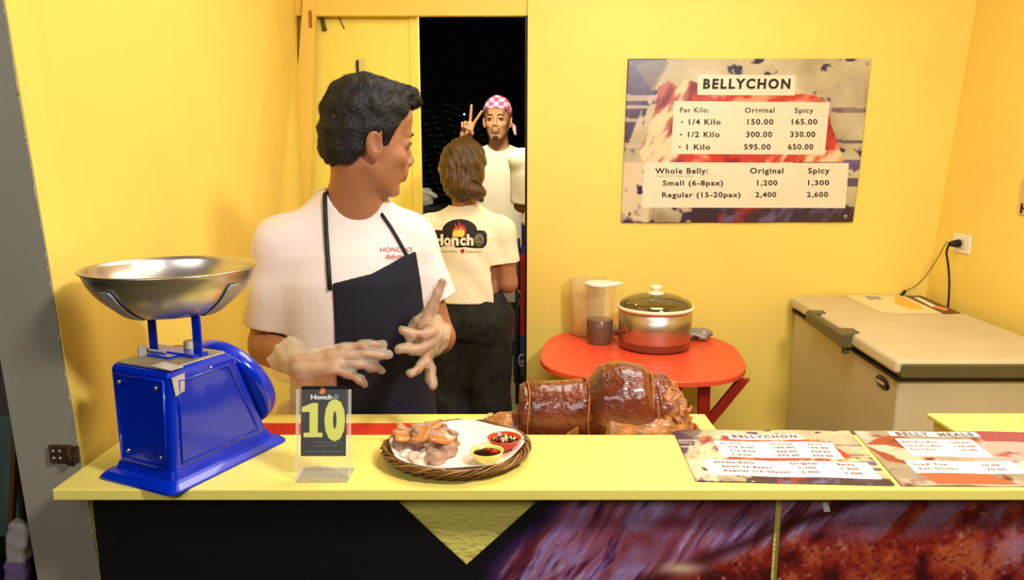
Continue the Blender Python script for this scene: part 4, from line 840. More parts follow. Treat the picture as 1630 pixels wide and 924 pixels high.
mb = MB(); text_into(mb, 'CLS', -1.105, -1.045, .425, .443, lambda x, y: (x, 1.4385, y), .03, .3); mb.build('lettering', INK, cb)
o = MB().box((-1.24, 1.66, .30), (.3, .3, .6)).build('side_table', mat('dark_side_table', (20, 16, 14), .7), bevel=.004); o.location = (0, .14, 0); tag(o, 'dark side table under the teal panel and crate at far left', 'table')
MB().box((-1.3, 1.9, 1.5), (.5, .03, 3.0)).build('wall_neighbour', mat('grey_neighbour', (96, 88, 80), .8))['kind'] = 'structure'
# ------------------------------------------------------------------ beyond the doorway
sh_ = empty('hanging_sheet', (-.65, 7.4, .28), 'dark crinkled glossy sheet dimly lit in the night beyond doorway', 'tarpaulin')
wall = MB().grid(lambda u, v: (-1.25 + 1.2 * u, 7.4 + .04 * math.sin(u * 30 + v * 9) * .5 + .05 * math.sin(v * 46 + 2 * math.sin(u * 11)), 1.15 + .85 * v), 70, 90).build('crinkled_sheet', mat('dark_crinkled_sheet', (30, 32, 34), .28), sh_); wall.modifiers.new('t', 'SOLIDIFY').thickness = .003
for x in (-1.26, -.04): MB().tube([(x, 7.4, .28), (x, 7.4, 2.05)], .02, 8).build('pole', BLKM, sh_)
MB().tube([(-1.26, 7.4, 2.02), (-.04, 7.4, 2.02)], .012, 8).build('cross_pole', BLKM, sh_)
p = at(739, 182, 'y', 7.2); dl_ = empty('distant_lamp', (p[0], p[1], .28), 'tiny bluish lamp far off in the dark doorway', 'lamp')
MB().lathe([(0, -.012), (.012, 0), (0, .012)], p, n=10).build('bulb', mat('distant_blue_light', (170, 200, 255), .5, emit=3), dl_); MB().tube([(p[0], p[1] + .02, .28), (p[0], p[1] + .02, p[2])], .012, 8).build('lamp_pole', BLKM, dl_)
o = MB().tube([(.030, 3.60, .0), (.028, 3.60, 1.12)], .013, 10).build('dark_gap_rod', BLKM); tag(o, 'black upright rod filling the dark gap just outside right side of doorway', 'post')  # black rod added in place of the dark gap at the jamb edge
pts = [at(825, 462, 'y', 3.58), at(829, 470, 'y', 3.57), at(826, 482, 'y', 3.58), at(830, 492, 'y', 3.58), at(833, 505, 'y', 3.58)]
o = MB().tube(pts, .0022, 6).build('wire_loop', mat('grey_wire', (150, 140, 100), .5)); tag(o, 'thin curled grey wire on the black rod top', 'wire')
pts = [np.array([.012 + .017 * math.cos(t), 3.575, .885 + .038 * math.sin(t)]) for t in np.linspace(-.5, 4.2, 14)]; pts = [at(831, 574, 'y', 3.575) + [.016 * math.cos(t), 0, .030 * math.sin(t)] for t in np.linspace(1.0, 5.2, 14)]
o = MB().tube(pts, .003, 6).build('ring_hook', WHITE); tag(o, 'white curved hook on the black rod low down', 'hook')
o = blob('bundle', at(678, 312, 'y', 5.2), (.07, .05, .06), None, h=.006, amp=.008, fr=50, mats=mat('pale_bundle', (196, 186, 160), .7), p=2); tag(o, 'pale crumpled bundle in the dark left of the woman’s shoulder', 'bundle')
MB().box2((-1.3, 5.05, .28), (-.35, 5.4, 1.18)).build('crate_stack', mat('dark_crate', (12, 12, 12), .7), bevel=.01); tag(bpy.data.objects['crate_stack'], 'black crate stack in the dark outside the doorway', 'crate')
# ------------------------------------------------------------------ people
def unit(v): v = np.asarray(v, float); return v / np.linalg.norm(v)
def head_prims(F, c, R, s=1.0, neck_to=None, neck_r=.055, inf=0.0, ears=True, jaw=1.0):
    W = lambda x, y, z: c + R @ (np.array([x, y, z]) * s)
    e = lambda p, r, k=.012, Rl=None, cut=False: F.ell(W(*p), np.array(r) * s, R if Rl is None else R @ Rl, k, cut)
    q = lambda a, b, ra, rb=None, k=.008, cut=False: F.cap(W(*a), W(*b), ra * s, None if rb is None else rb * s, k, cut)
    e((-.010, 0, .032), (.090, .074, .083), .0); e((.026, 0, -.028), (.060, .062, .080), .02); e((.040, 0, -.068), (.046, .046 * jaw, .038), .02)
    q((-.005, .050 * jaw, -.052), (.060, .020, -.100), .014, .013, .016); q((-.005, -.050 * jaw, -.052), (.060, -.020, -.100), .014, .013, .016)
    e((.072, 0, -.102), (.015, .018, .013), .014)
    q((.076, -.030, .021), (.076, .030, .021), .012, None, .012); e((.062, 0, .055), (.030, .052, .036), .02)
    for sy in (-1, 1):
        e((.101, sy * .031, .003), (.018, .018, .0125), .010, None, True); e((.0735, sy * .031, .001), (.0135, .0150, .0125), .003)
        q((.060, sy * .045, -.030), (.072, sy * .034, -.034), .013, .011, .02)
        q((.0835, sy * .021, .0085), (.0805, sy * .043, .0075), .0042, .0036, .004)
    q((.085, 0, .010), (.100, 0, -.027), .0070, .0098, .009); e((.102, 0, -.031), (.010, .0105, .009), .006)
    for sy in (-1, 1): e((.097, sy * .0115, -.036), (.0095, .0070, .0068), .005); e((.1015, sy * .006, -.0415), (.004, .003, .003), .002, None, True)
    e((.086, 0, -.056), (.014, .022, .018), .014)
    q((.0915, -.010, -.0630), (.0915, .010, -.0630), .0050, None, .005); q((.0890, -.018, -.0650), (.0890, .018, -.0650), .0040, None, .005)
    q((.0895, -.011, -.0730), (.0895, .011, -.0730), .0056, None, .005); q((.101, -.022, -.0682), (.101, .022, -.0682), .0022, None, .003, True)
    if ears:
        for sy in (-1, 1):
            Rl = rot(sy * -.15, -.18, sy * .35)
            e((-.008, sy * .078, -.016), (.018, .0075, .030), .004, Rl); e((-.005, sy * .085, -.010), (.0100, .006, .018), .003, Rl, True); q((-.002, sy * .074, -.038), (.002, sy * .072, -.043), .007, .005, .004)
    if neck_to is not None:
        F.cap(W(-.020, 0, -.055), neck_to, neck_r * s, neck_r * 1.12, .022)
def face_bits(parent, c, R, s, brow=HAIRB, gaze=(1, 0, 0)):
    EYE = mat('eye_white', (150, 126, 108), .3); IR = mat('eye_dark', (24, 12, 8), .1)
    W = lambda x, y, z: c + R @ (np.array([x, y, z]) * s)
    for sy in (-1, 1):
        mb = MB(); mb.lathe([(.0001, -.0122), (.006, -.0106), (.0106, -.006), (.0122, 0), (.0106, .006), (.0078, .0094), (.0060, .0106)], W(.0755, sy * .031, -.0005), R @ unit(gaze), 18); mb.lathe([(.0062 , .0105), (.003, .0120), (.0001, .0124)], W(.0755, sy * .031, -.0005), R @ unit(gaze), 18, 1)
        mb.v = [((v - W(.0755, sy * .031, -.0005)) * s + W(.0755, sy * .031, -.0005)) for v in mb.v]; mb.build('eye', [EYE, IR], parent)
        mb = MB(); mb.tube([W(.0905, sy * .013, .0195), W(.0910, sy * .028, .0245), W(.0845, sy * .044, .0205)], [.0022 * s, .0036 * s, .0014 * s], 7, sy=.8); mb.build('eyebrow', brow, parent)
        mb = MB(); mb.tube([W(.0885, sy * .020, .0020), W(.0895, sy * .030, .0052), W(.0850, sy * .0405, .0035), W(.0800, sy * .0455, .0008)], [.0010 * s, .0019 * s, .0017 * s, .0008 * s], 6); mb.build('eyelashes', brow, parent)
def hand(F, wr, fwd, thumb, fing, th, s=1.0, inf=0.0, k=.007, side=1, width=1.0):
    """fwd: to the knuckles, thumb: lateral direction to the thumb, side +1 left hand, -1 right; fing: 4x(splay deg, c1,c2,c3)"""
    f = unit(fwd); t = unit(thumb - f * np.dot(thumb, f)); b = np.cross(t, f) * side   # back of the hand
    P = lambda a, l, o: wr + (f * a + t * l + b * o) * s; ends = []
    lat = [.030, .010, -.010, -.028]; kn = [.090, .094, .089, .081]; L = [(.042, .026, .021), (.047, .029, .022), (.043, .027, .021), (.034, .021, .019)]; rr = [.0092, .0095, .0090, .0080]
    for i in range(4):
        l = lat[i] * width; F.cap(P(.0, l * .55, 0), P(kn[i] * .96, l, .002), .0145 * s, .0112 * s, k * 1.6, inf=inf)
        sp_, c1, c2, c3 = fing[i]; d = f * math.cos(math.radians(sp_)) + t * math.sin(math.radians(sp_)); p = P(kn[i], l, .002); a = 0
        for j, (ln_, cu) in enumerate(zip(L[i], (c1, c2, c3))):
            a += math.radians(cu); dd = d * math.cos(a) - b * math.sin(a); q = p + dd * ln_ * s; F.cap(p, q, rr[i] * s * (1 - .07 * j), rr[i] * s * (.93 - .08 * j), k * .45, inf=inf); p = q
        ends.append(p)
    F.cap(P(.012, -.016, -.004), P(.06, -.018, -.005), .014 * s, .012 * s, .012, inf=inf); F.cap(P(.016, .020, -.004), P(.052, .024, -.008), .0165 * s, .012 * s, .012, inf=inf)
    p = P(.016, .026, -.004)
    for j, ((a1, l1, o1), ln_, r0) in enumerate(zip(th, (.042, .033, .027), (.0135, .0112, .0100))):
        dd = unit(f * a1 + t * l1 + b * o1); q = p + dd * ln_ * s; F.cap(p, q, r0 * s, r0 * .88 * s, k * .8, inf=inf); p = q
    ends.append(p); return ends
def tufts(o, n, ln, rad, down=.3, seed=1, zmin=None, jit=.5, base=None):
    """short tapering hairs rooted on the hair surface, added to its mesh"""
    me = o.data; r = np.random.default_rng(seed); k = len(me.vertices); co = np.zeros(k * 3); me.vertices.foreach_get('co', co); co = co.reshape(-1, 3); no = np.zeros(k * 3); me.vertex_normals.foreach_get('vector', no); no = no.reshape(-1, 3)
    idx = r.choice(k, n); mb = MB(); V = []; Fc = []
    for j, i in enumerate(idx):
        p = co[i]; d = no[i] * (1 - down) + np.array([0, 0, -1]) * down * 1.2 + r.normal(0, jit * .5, 3); d = d / np.linalg.norm(d); u, v, _ = ortho(d); L_ = ln * r.uniform(.5, 1.3)
        V += [p + u * rad, p - u * .5 * rad + v * .87 * rad, p - u * .5 * rad - v * .87 * rad, p + d * L_]; b = 4 * j; Fc += [(b, b + 1, b + 3), (b + 1, b + 2, b + 3), (b + 2, b, b + 3)]
    mb.add(V, Fc, 0, True); return mb.build('hair_strands', me.materials[0], base or o.parent)
def hair_field(c, R, s, h, zline, off_top=.020, off_side=.007, extra=None, ear=True, amp=.0016, fr=150):
    B = .17 * s; F = Field(c - B, c + B, h); W = lambda x, y, z: c + R @ (np.array([x, y, z]) * s)
    F.ell(W(-.009, 0, .036), np.array([.091 + off_side, .075 + off_side, .083 + off_top]) * s, R, .0)
    F.ell(W(-.030, 0, -.015), np.array([.066, .066, .070]) * s + off_side, R, .02)
    F.ell(W(.050, 0, .066), np.array([.042, .058, .040]) * s + off_side * .6, R, .02)
    if extra: extra(F, W)
    X = [F.lo[i] + F.h * np.arange(F.n[i]) - c[i] for i in range(3)]; x, y, z = np.meshgrid(*X, indexing='ij')
    l = [(R[0, i] * x + R[1, i] * y + R[2, i] * z) / s for i in range(3)]
    zl = zline(l[0], np.abs(l[1])); F.D = np.maximum(F.D, ((zl - l[2]) * .75 * s).astype(np.float32))
    if ear:
        for sy in (-1, 1): F.ell(W(-.003, sy * .086, -.018), np.array([.023, .020, .034]) * s, R, .004, True)
    F.disp(lambda a, b, e: amp * (np.sin(a * fr + 2 * np.sin(e * fr * .5)) + np.sin(b * fr * 1.1 + 2 * np.sin(a * fr * .6)) + np.sin(e * fr * .9 + 1)), .012)
    return F
def legs(F, hips, knees, ankles, r=(.085, .058, .045), inf=0, k=.02):
    for a, b, c in zip(hips, knees, ankles): F.cap(a, b, r[0], r[1], k, inf=inf); F.cap(b, c, r[1], r[2], k, inf=inf)
def shoe(c, fwd, m, parent, s=1.0):
    f = np.array([*unit(np.array(fwd)), 0]); F = Field(c - np.array([.2, .2, .02]), c + np.array([.2, .2, .14]), .004)
    F.cap(c + f * -.05 + [0, 0, .045], c + f * .03 + [0, 0, .04], .042, .042, .0); F.cap(c + f * .02 + [0, 0, .04], c + f * .13 + [0, 0, .032], .043, .032, .02); F.cap(c + f * -.05 + [0, 0, .06], c + f * -.03 + [0, 0, .1], .04, .046, .02)
    z = (F.lo[2] + F.h * np.arange(F.n[2]))[None, None, :]; F.D = np.maximum(F.D, (c[2] - z)).astype(np.float32); return F.mesh('shoe', m, parent)
def folds(amp, f, ph, ax=0):
    return lambda x, y, z: amp * (np.sin(z * f * .6 + x * f * .9 + 1.8 * np.sin(x * f * .35 + ph) + 1.3 * np.sin(z * f * .23 + ph)) * (.5 + .5 * np.sin(x * 9 + z * 7 + ph)) + .5 * np.sin(y * f * .8 + z * f * .5 + ph))
# ---- vendor in the foreground
TF = unit(np.array([.30, -.954])); TL = np.array([-TF[1], TF[0]]); C1 = np.array([-.362, 1.655])
v1 = empty('person', (C1[0], C1[1], 0), 'young man in white shirt and navy apron, head turned right, gloved hands over counter', 'person')
hc = np.array([-.311, 1.62, 1.543]); yaw = math.radians(29); HR = np.array([[math.cos(yaw), -math.sin(yaw), 0], [math.sin(yaw), math.cos(yaw), 0], [0, 0, 1.0]])
HR = np.array(Matrix.Rotation(math.radians(9), 3, Vector(HR[:, 1]))) @ HR; HS = 1.0
nb = np.array([-.350, 1.655, 1.385])
RS, LS = np.array([-.502, 1.590, 1.325]), np.array([-.240, 1.690, 1.320]); RE, LE = np.array([-.545, 1.60, 1.095]), np.array([-.172, 1.690, 1.090])
RW, LW = np.array([-.420, 1.45, 1.082]), np.array([-.186, 1.49, 1.146])
def T1(f, l, z): return np.array([C1[0] + TF[0] * f + TL[0] * l, C1[1] + TF[1] * f + TL[1] * l, z])
TS = [(.80, 0, .150, .105), (.90, .0, .160, .108), (1.0, .01, .150, .105), (1.10, .015, .145, .100), (1.2, .02, .155, .105), (1.28, .015, .165, .100), (1.34, .0, .160, .082), (1.375, -.005, .110, .065), (1.40, -.005, .06, .05)]
PELV = [(T1(0, l, .86)) for l in (-.085, .085)]; KN = [T1(.02, l, .47) for l in (-.10, .10)]; AN = [T1(-.01, l, .09) for l in (-.11, .11)]
F = Field([-.72, 1.28, .03], [-.02, 1.83, 1.72], .0029)
F.loft(C1, TF, TS, inf=-.014)
F.cap(RS, RE, .046, .037, .03); F.cap(RE, RW, .038, .026, .012); F.cap(LS, LE, .046, .037, .03); F.cap(LE, LW, .038, .026, .012)
F.cap(RE + [.01, -.03, .0], RE + (RW - RE) * .55, .038, .030, .012)
legs(F, PELV, KN, AN)
head_prims(F, hc, HR, HS, nb, .050, jaw=.94); F.cap(nb + [0, 0, .03], nb + [-.09, -.02, -.045], .045, .03, .03); F.cap(nb + [0, 0, .03], nb + [.08, .02, -.045], .045, .03, .03)
rf = dict(fwd=(.139, -.02, .040), thumb=(0.1, .75, .62), fing=[(3, 8, 10, 6), (0, 14, 12, 8), (-3, 22, 16, 10), (-10, 40, 24, 12)], th=[(.55, .65, -.45), (.8, .3, -.5), (.9, .1, -.4)], side=-1)
lf = dict(fwd=(.30, -.90, -.02), thumb=(.36, -.15, .92), fing=[(-22, 44, 34, 18), (-28, 36, 30, 16), (-36, 16, 16, 8), (-52, -20, 6, 4)], th=[(.10, .98, .06), (.0, 1, .12), (.0, 1, .12)], side=1)
hand(F, RW, **rf, s=.87); hand(F, LW, **lf, s=.92)
wl = lambda x, y, z: hc + HR @ (np.array([x, y, z]) * HS)
lipc = wl(.092, 0, -.068)
F.mesh('body_skin', [SKIN1, LIP], v1, lambda C: (np.sqrt((((C - lipc) @ HR) ** 2 / np.array([.020, .021, .0095]) ** 2).sum(1)) < 1).astype(int), 1)
face_bits(v1, hc, HR, HS, gaze=(.95, -.2, -.05))
def zl1(x, y):
    z = np.interp(x, [-.12, -.095, -.055, -.035, -.02, .008, .014, .030, .038, .055, .072, .10], [-.072, -.074, -.064, -.052, -.012, .020, -.012, -.010, .026, .048, .082, .088])
    return np.where(y < .035, np.interp(x, [-.12, -.05, .0, .05, .09, .12], [-.078, -.06, 0, .06, .082, .085]), z)
Fh = hair_field(hc, HR, HS, .0026, zl1, .020, .004, lambda F, W: (F.ell(W(.066, 0, .104), np.array([.038, .050, .024]), HR, .02), F.ell(W(.088, -.012, .100), np.array([.016, .03, .012]), HR, .012)))
ho = Fh.mesh('hair', HAIRB, v1); tufts(ho, 7000, .0040, .0006, .4, 1, jit=.8)
# shirt
def shirt(name, m, parent, lo, hi, h, c, fw, secs, arms, neck, inf=.004, fold=(.0022, 42, 0), zbot=None, sl=.9, rs=(.062, .055), trap=None):
    F = Field(lo, hi, h); F.loft(c, fw, secs, inf=inf)
    for (s0, e0, t) in arms:
        e = s0 + (e0 - s0) * t; F.cap(s0, e, rs[0] * .84, rs[1], .03)
    F.cap(arms[0][0] + [0, 0, -.008], arms[1][0] + [0, 0, -.008], rs[0] * .8, rs[0] * .8, .04)
    if trap is not None:
        for a_ in arms: F.cap(trap, a_[0] * .75 + trap * .25 + [0, 0, -.004], .038, .040, .04)
    F.disp(folds(*fold), .02)
    for (s0, e0, t) in arms:
        d = unit(e0 - s0); e = s0 + (e0 - s0) * t
        X = [F.lo[i] + F.h * np.arange(F.n[i]) for i in range(3)]; w_ = F.win(np.minimum(e, e + d * .1) - .1, np.maximum(e, e + d * .1) + .1, 0); sl_, (x, y, z) = w_
        q = (x - e[0]) * d[0] + (y - e[1]) * d[1] + (z - e[2]) * d[2]; rr = np.sqrt(np.maximum((x - e[0]) ** 2 + (y - e[1]) ** 2 + (z - e[2]) ** 2 - q ** 2, 0))
        F.D[sl_] = np.where((q > -.02) & (rr < .09), np.maximum(F.D[sl_], q), F.D[sl_])
        F.cap(e - d * .03, e + d * .08, rs[1] - .013, rs[1] - .009, .002, True)
    F.cap(neck[0], neck[1], neck[2], neck[3], .006, True)
    if zbot is not None: z = (F.lo[2] + F.h * np.arange(F.n[2]))[None, None, :]; F.D = np.maximum(F.D, zbot - z).astype(np.float32)
    return F, F.mesh(name, m, parent, None, 1)
TS1 = [(.84, .0, .178, .125), (.95, .0, .172, .122), (1.05, .01, .165, .118), (1.15, .015, .162, .115), (1.24, .015, .163, .112), (1.30, .01, .158, .100), (1.345, .0, .130, .084), (1.375, -.006, .098, .072), (1.402, -.01, .080, .064), (1.43, -.01, .064, .058)]
Fs, so = shirt('shirt', CLOTH, v1, [-.72, 1.42, .82], [-.05, 1.84, 1.45], .0034, C1, TF, TS1, [(RS, RE, .80), (LS, LE + [.02, 0, 0], .63)], (nb + [.012, -.050, .12], nb + [.006, -.018, .022], .074, .054), zbot=.85, rs=(.060, .056), trap=nb + [-.004, .006, .022], fold=(.0052, 30, .4))
mb = MB(); pts = []
# collar ring laid on the shirt surface around the neck
bs = bvh(so)
def onto(bv, p, d, off):
    h_ = bv.ray_cast(Vector(p), Vector(d)); return None if h_[0] is None else np.array(h_[0]) - np.asarray(d) * off
# apron: follows the shirt front
F = Field([-.56, 1.36, .30], [-.12, 1.76, 1.33], .0030)
TSA = [(.32, .02, .215, .150), (.60, .02, .205, .145)] + [(z, f, a + .0, b + .0) for z, f, a, b in TS1[0:7]]
def amask(d, x, y, z, f, l):
    top = np.interp((l + 0 * z).ravel(), [-.09, -.06, .03, .10, .17], [1.243, 1.245, 1.262, 1.295, 1.31]).reshape((l + 0 * z).shape)
    m = np.maximum(z - top, -f + 0 * z); lf_ = -.055 + 0 * z; rt_ = np.interp(z.ravel(), [.3, .9, 1.18, 1.30], [.22, .205, .150, .135]).reshape(z.shape)
    m = np.maximum(m, -.052 - l + 0 * z); m = np.maximum(m, (l - rt_) * .8)
    return np.maximum(np.maximum(d, -(d + .009)), m)
F.loft(C1, TF, TSA, inf=.0115, fn2=amask); F.disp(folds(.0010, 26, 2), .02); ap = F.mesh('apron', NAVY, v1, None, 4)
# apron straps over the shoulders
def strap(pts_px, name='apron_strap', r=.0042):
    out = []
    for px, py in pts_px:
        d = unit(at(px, py, 'y', 2.5) - np.array([0, 0, CAM_H])); q = None
        for b_ in (bs,):
            h_ = b_.ray_cast(Vector((0, 0, CAM_H)), Vector(d)); q = None if h_[0] is None else np.array(h_[0]) - d * .004
        if q is not None: out.append(q)
    return out
s1 = strap([(525, 462), (523, 430), (521, 400), (519, 370), (518, 345), (517, 322)]); s1 = s1 + [s1[-1] + np.array([-.002, .012, .016]), s1[-1] + np.array([.004, .045, .024]), s1[-1] + np.array([.03, .09, .015])]
MB().tube(s1, .0050, 8).build('apron_strap', CORD, v1)
s2_ = strap([(652, 416), (644, 400), (633, 380), (621, 360), (609, 343), (600, 331)]); s2_ = s2_ + [s2_[-1] + np.array([-.006, .02, .012]), s2_[-1] + np.array([-.02, .06, .012])]
MB().tube(s2_, .0040, 8).build('apron_strap', CORD, v1)
def decal(parent, name, m, bv, px0, py0, px1, py1, txt, bold=.02, shear=0, off=.0015, org=(0, 0, CAM_H)):
    mb = MB()
    def fn(x, y):
        d = unit(at(x, y, 'y', 3.0) - np.array(org)); h_ = bv.ray_cast(Vector(org), Vector(d)); return (np.array(h_[0]) - d * off) if h_[0] is not None else at(x, y, 'y', 1.6)
    text_into(mb, txt, px0, px1, py1, py0, fn, bold, shear); return mb.build(name, m, parent)
decal(v1, 'chest_lettering', REDTXT, bs, 605, 394, 656, 401, 'HONCHO', .015, .1); decal(v1, 'chest_lettering', REDTXT, bs, 614, 405, 648, 412, 'Bellychon', .01, .35)
# trousers and shoes of the vendor
F = Field([-.62, 1.42, .06], [-.10, 1.9, 1.0], .006); F.loft(C1, TF, [(.80, 0, .150, .112), (.92, 0, .155, .108)], inf=.0); legs(F, PELV, KN, AN, (.092, .07, .062)); F.mesh('trousers', BLACK, v1)
for a in AN: shoe(np.array([a[0], a[1], .0]), TF, SHOE, v1)
# gloves
for nm, wr, hp, el in (('glove', RW, rf, RE), ('glove', LW, lf, LE)):
    F = Field(wr - [.21, .21, .17], wr + [.23, .17, .17], .0030); hand(F, wr, **hp, s=.91, inf=.0030, k=.012); d = unit(el - wr)
    F.cap(wr, wr + d * .075, .034, .050, .015); F.disp(lambda x, y, z: .0016 * (np.sin(x * 160 + 2 * np.sin(z * 90)) + np.sin(z * 190 + 2 * np.sin(y * 110))), .012)
    e = wr + d * .072; X = [F.lo[i] + F.h * np.arange(F.n[i]) for i in range(3)]; x, y, z = np.meshgrid(*X, indexing='ij'); q = (x - e[0]) * d[0] + (y - e[1]) * d[1] + (z - e[2]) * d[2]
    F.D = np.maximum(F.D, q - .003 * np.sin(x * 130) - .003 * np.sin(z * 150)).astype(np.float32); F.cap(wr + d * .02, wr + d * .16, .027, .058, .002, True)
    F.mesh('glove', GLOVE, v1, None, 1)
    fb_ = unit(hp['fwd'])
# ---- woman seen from behind in the doorway
C2 = np.array([-.188, 2.985]); TF2 = unit(np.array([.10, 1.0])); TL2 = np.array([-TF2[1], TF2[0]])
w2 = empty('person', (C2[0], C2[1], 0), 'woman seen from behind with brown bun, cream logo shirt and black patterned trousers', 'person')
def T2(f, l, z): return np.array([C2[0] + TF2[0] * f + TL2[0] * l, C2[1] + TF2[1] * f + TL2[1] * l, z])
h2 = np.array([-.186, 2.985, 1.458]); yw = math.radians(72); HR2 = np.array([[math.cos(yw), -math.sin(yw), 0], [math.sin(yw), math.cos(yw), 0], [0, 0, 1.0]])
HR2 = np.array(Matrix.Rotation(math.radians(8), 3, Vector(HR2[:, 1]))) @ HR2
sL, sR = T2(0, .150, 1.230), T2(0, -.150, 1.225); eL, eR = T2(.02, .20, 1.0), T2(.0, -.172, 1.005); wL, wR = T2(.20, .10, 1.02), T2(.20, -.08, 1.04)
TSW = [(.80, 0, .165, .115), (.90, 0, .160, .11), (1.02, 0, .135, .095), (1.12, 0, .14, .10), (1.2, 0, .155, .10), (1.25, 0, .15, .08), (1.285, 0, .10, .062), (1.31, 0, .05, .05)]
P2 = [T2(0, l, .84) for l in (-.085, .085)]; K2 = [T2(.03, l, .46) for l in (-.095, .095)]; A2 = [T2(-.01, l, .08) for l in (-.10, .10)]
F = Field([-.50, 2.72, .03], [.12, 3.34, 1.62], .0045); F.loft(C2, TF2, TSW, inf=-.012)
for s_, e_, w_ in ((sL, eL, wL), (sR, eR, wR)): F.cap(s_, e_, .044, .038, .03); F.cap(e_, w_, .038, .025, .015)
legs(F, P2, K2, A2); nb2 = T2(0, 0, 1.29); head_prims(F, h2, HR2, .98, nb2, .046)
relax = [(6, 22, 22, 14), (2, 26, 24, 14), (-3, 30, 26, 14), (-8, 34, 28, 14)]; tha = [(.7, .6, -.3), (.85, .3, -.4), (.9, .1, -.4)]
hand(F, wL, (.2, .9, .1), (-.2, .1, .95), relax, tha, .9, side=1); hand(F, wR, (-.2, .9, .1), (.2, .1, .95), relax, tha, .9, side=-1)
F.mesh('body_skin', [SKIN1], w2, None, 1); face_bits(w2, h2, HR2, .98)
def zl2(x, y): return np.interp(x, [-.14, -.06, -.02, .02, .05, .08, .11], [-.16, -.155, -.14, -.08, .0, .07, .085])
def wx(F, W):
    F.ell(W(-.045, 0, -.045), np.array([.072, .074, .085]), HR2, .03); F.ell(np.array([-.172, 2.895, 1.392]), np.array([.050, .035, .028]), rot(0, .35, 0), .022); F.cap(np.array([-.155, 2.89, 1.39]), np.array([-.130, 2.90, 1.352]), .024, .014, .015)
    F.ell(W(-.05, 0, .02), np.array([.068, .082, .085]), HR2, .02)
Fw = Field(h2 - .2, h2 + .17, .0035)
Fh = hair_field(h2, HR2, .98, .0033, zl2, .016, .010, wx, ear=False, amp=.0012, fr=120); z_ = None
Fh.disp(lambda x, y, z: .0022 * np.sin((x - h2[0]) * 230 + 40 * (z - h2[2]) ** 2 * 30 + 3 * np.sin(z * 22)), .012)
# the bun hangs below the hair line, add it again after the cut
Fh.ell(np.array([-.146, 2.880, 1.384]), np.array([.050, .036, .030]), rot(0, .35, 0), .008); Fh.cap(np.array([-.150, 2.880, 1.372]), np.array([-.118, 2.89, 1.345]), .022, .010, .010); Fh.cap(np.array([-.215, 2.90, 1.40]), np.array([-.17, 2.89, 1.385]), .028, .026, .015)
hw_ = Fh.mesh('hair', HAIRW, w2, None, 1)
MB().tube([np.array([-.150 + .034 * math.cos(t), 2.862 + .01 * math.sin(t), 1.394 + .026 * math.sin(t)]) for t in np.linspace(0, 6.28, 20)], .005, 7, closed=True).build('hair_tie', mat('brown_hair_tie', (60, 28, 16), .5), w2)
TSW1 = [(.93, 0, .152, .118), (.99, 0, .150, .112), (1.06, .0, .150, .108), (1.14, 0, .152, .11), (1.2, 0, .152, .108), (1.25, 0, .130, .09), (1.285, 0, .100, .070), (1.315, 0, .06, .052)]
Fs2, so2 = shirt('shirt', CREAM, w2, [-.52, 2.78, .90], [.14, 3.2, 1.36], .0042, C2, TF2, TSW1, [(sL, eL, .66), (sR, eR, .62)], (nb2 + [0, .03, .09], nb2 + [0, .012, .0], .075, .056), zbot=.935, rs=(.056, .056), fold=(.0028, 48, 1.2), trap=nb2 + [0, 0, .004])
F = Field([-.46, 2.74, .06], [.10, 3.26, .985], .005); F.loft(C2, TF2, [(.80, -.01, .150, .095), (.86, -.008, .166, .115), (.92, -.005, .160, .115), (.965, 0, .146, .105)], inf=.0); legs(F, P2, K2, A2, (.112, .080, .066), k=.05); F.disp(folds(.0045, 55, .7), .02); F.mesh('trousers', DARKP, w2, None, 1)
for a in A2: shoe(np.array([a[0], a[1], 0.0]), TF2, SHOE, w2)
# logo on the back of her shirt
b2 = bvh(so2)
def onb(px, py, off=.002):
    d = unit(at(px, py, 'y', 3.0) - np.array([0, 0, CAM_H])); h_ = b2.ray_cast(Vector((0, 0, CAM_H)), Vector(d))
    return (np.array(h_[0]) - d * off) if h_[0] is not None else at(px, py, 'y', 2.87)
lg = lambda x, y: (670 + x / 10.27, 330 + y / 10.27)
ol = []
for i in range(15): t = math.pi * (1 - i / 14); ol.append((635 + 285 * math.cos(t), 380 - 185 * math.sin(t)))
ol += [(960, 378), (1040, 385), (1078, 440), (1082, 540), (1072, 610), (1020, 665), (900, 668), (600, 660), (300, 652), (215, 640), (182, 590), (182, 450), (195, 395), (250, 372)]
ctr = (630, 500); mb = MB(); n = len(ol); V = [onb(*lg(*ctr), .0025)]; NR = 6
for r in range(1, NR + 1): V += [onb(*lg(ctr[0] + (x - ctr[0]) * r / NR, ctr[1] + (y - ctr[1]) * r / NR), .0025) for x, y in ol]
mb.add(V, [(0, 1 + i, 1 + (i + 1) % n) for i in range(n)] + [(1 + (r - 1) * n + i, 1 + r * n + i, 1 + r * n + (i + 1) % n, 1 + (r - 1) * n + (i + 1) % n) for r in range(1, NR) for i in range(n)]); mb.build('back_logo', mat('logo_black', (30, 12, 14), .7), w2)
fl = lambda x, y: onb(*lg(x, y), .0042)
mb = MB(); flame(mb, lambda x, y: fl(x, 480 - y), 620, 0, 200); flame(mb, lambda x, y: fl(x, 480 - y), 665, 0, 150); mb.build('logo_flame', mat('flame_red_print', (176, 50, 20), .6), w2)
mb = MB(); flame(mb, lambda x, y: onb(*lg(x, 482 - y), .0052), 575, 0, 110); flame(mb, lambda x, y: onb(*lg(x, 482 - y), .0052), 650, 0, 125); mb.build('logo_flame', FLY, w2)
mb = MB()
for ch, x0, x1, yt in (('H', 212, 365, 452), ('o', 375, 490, 452), ('n', 500, 620, 452), ('c', 640, 735, 452), ('h', 748, 862, 452)): text_into(mb, ch, x0, x1, 618, yt, lambda x, y: onb(*lg(x, y), .0062), .045)
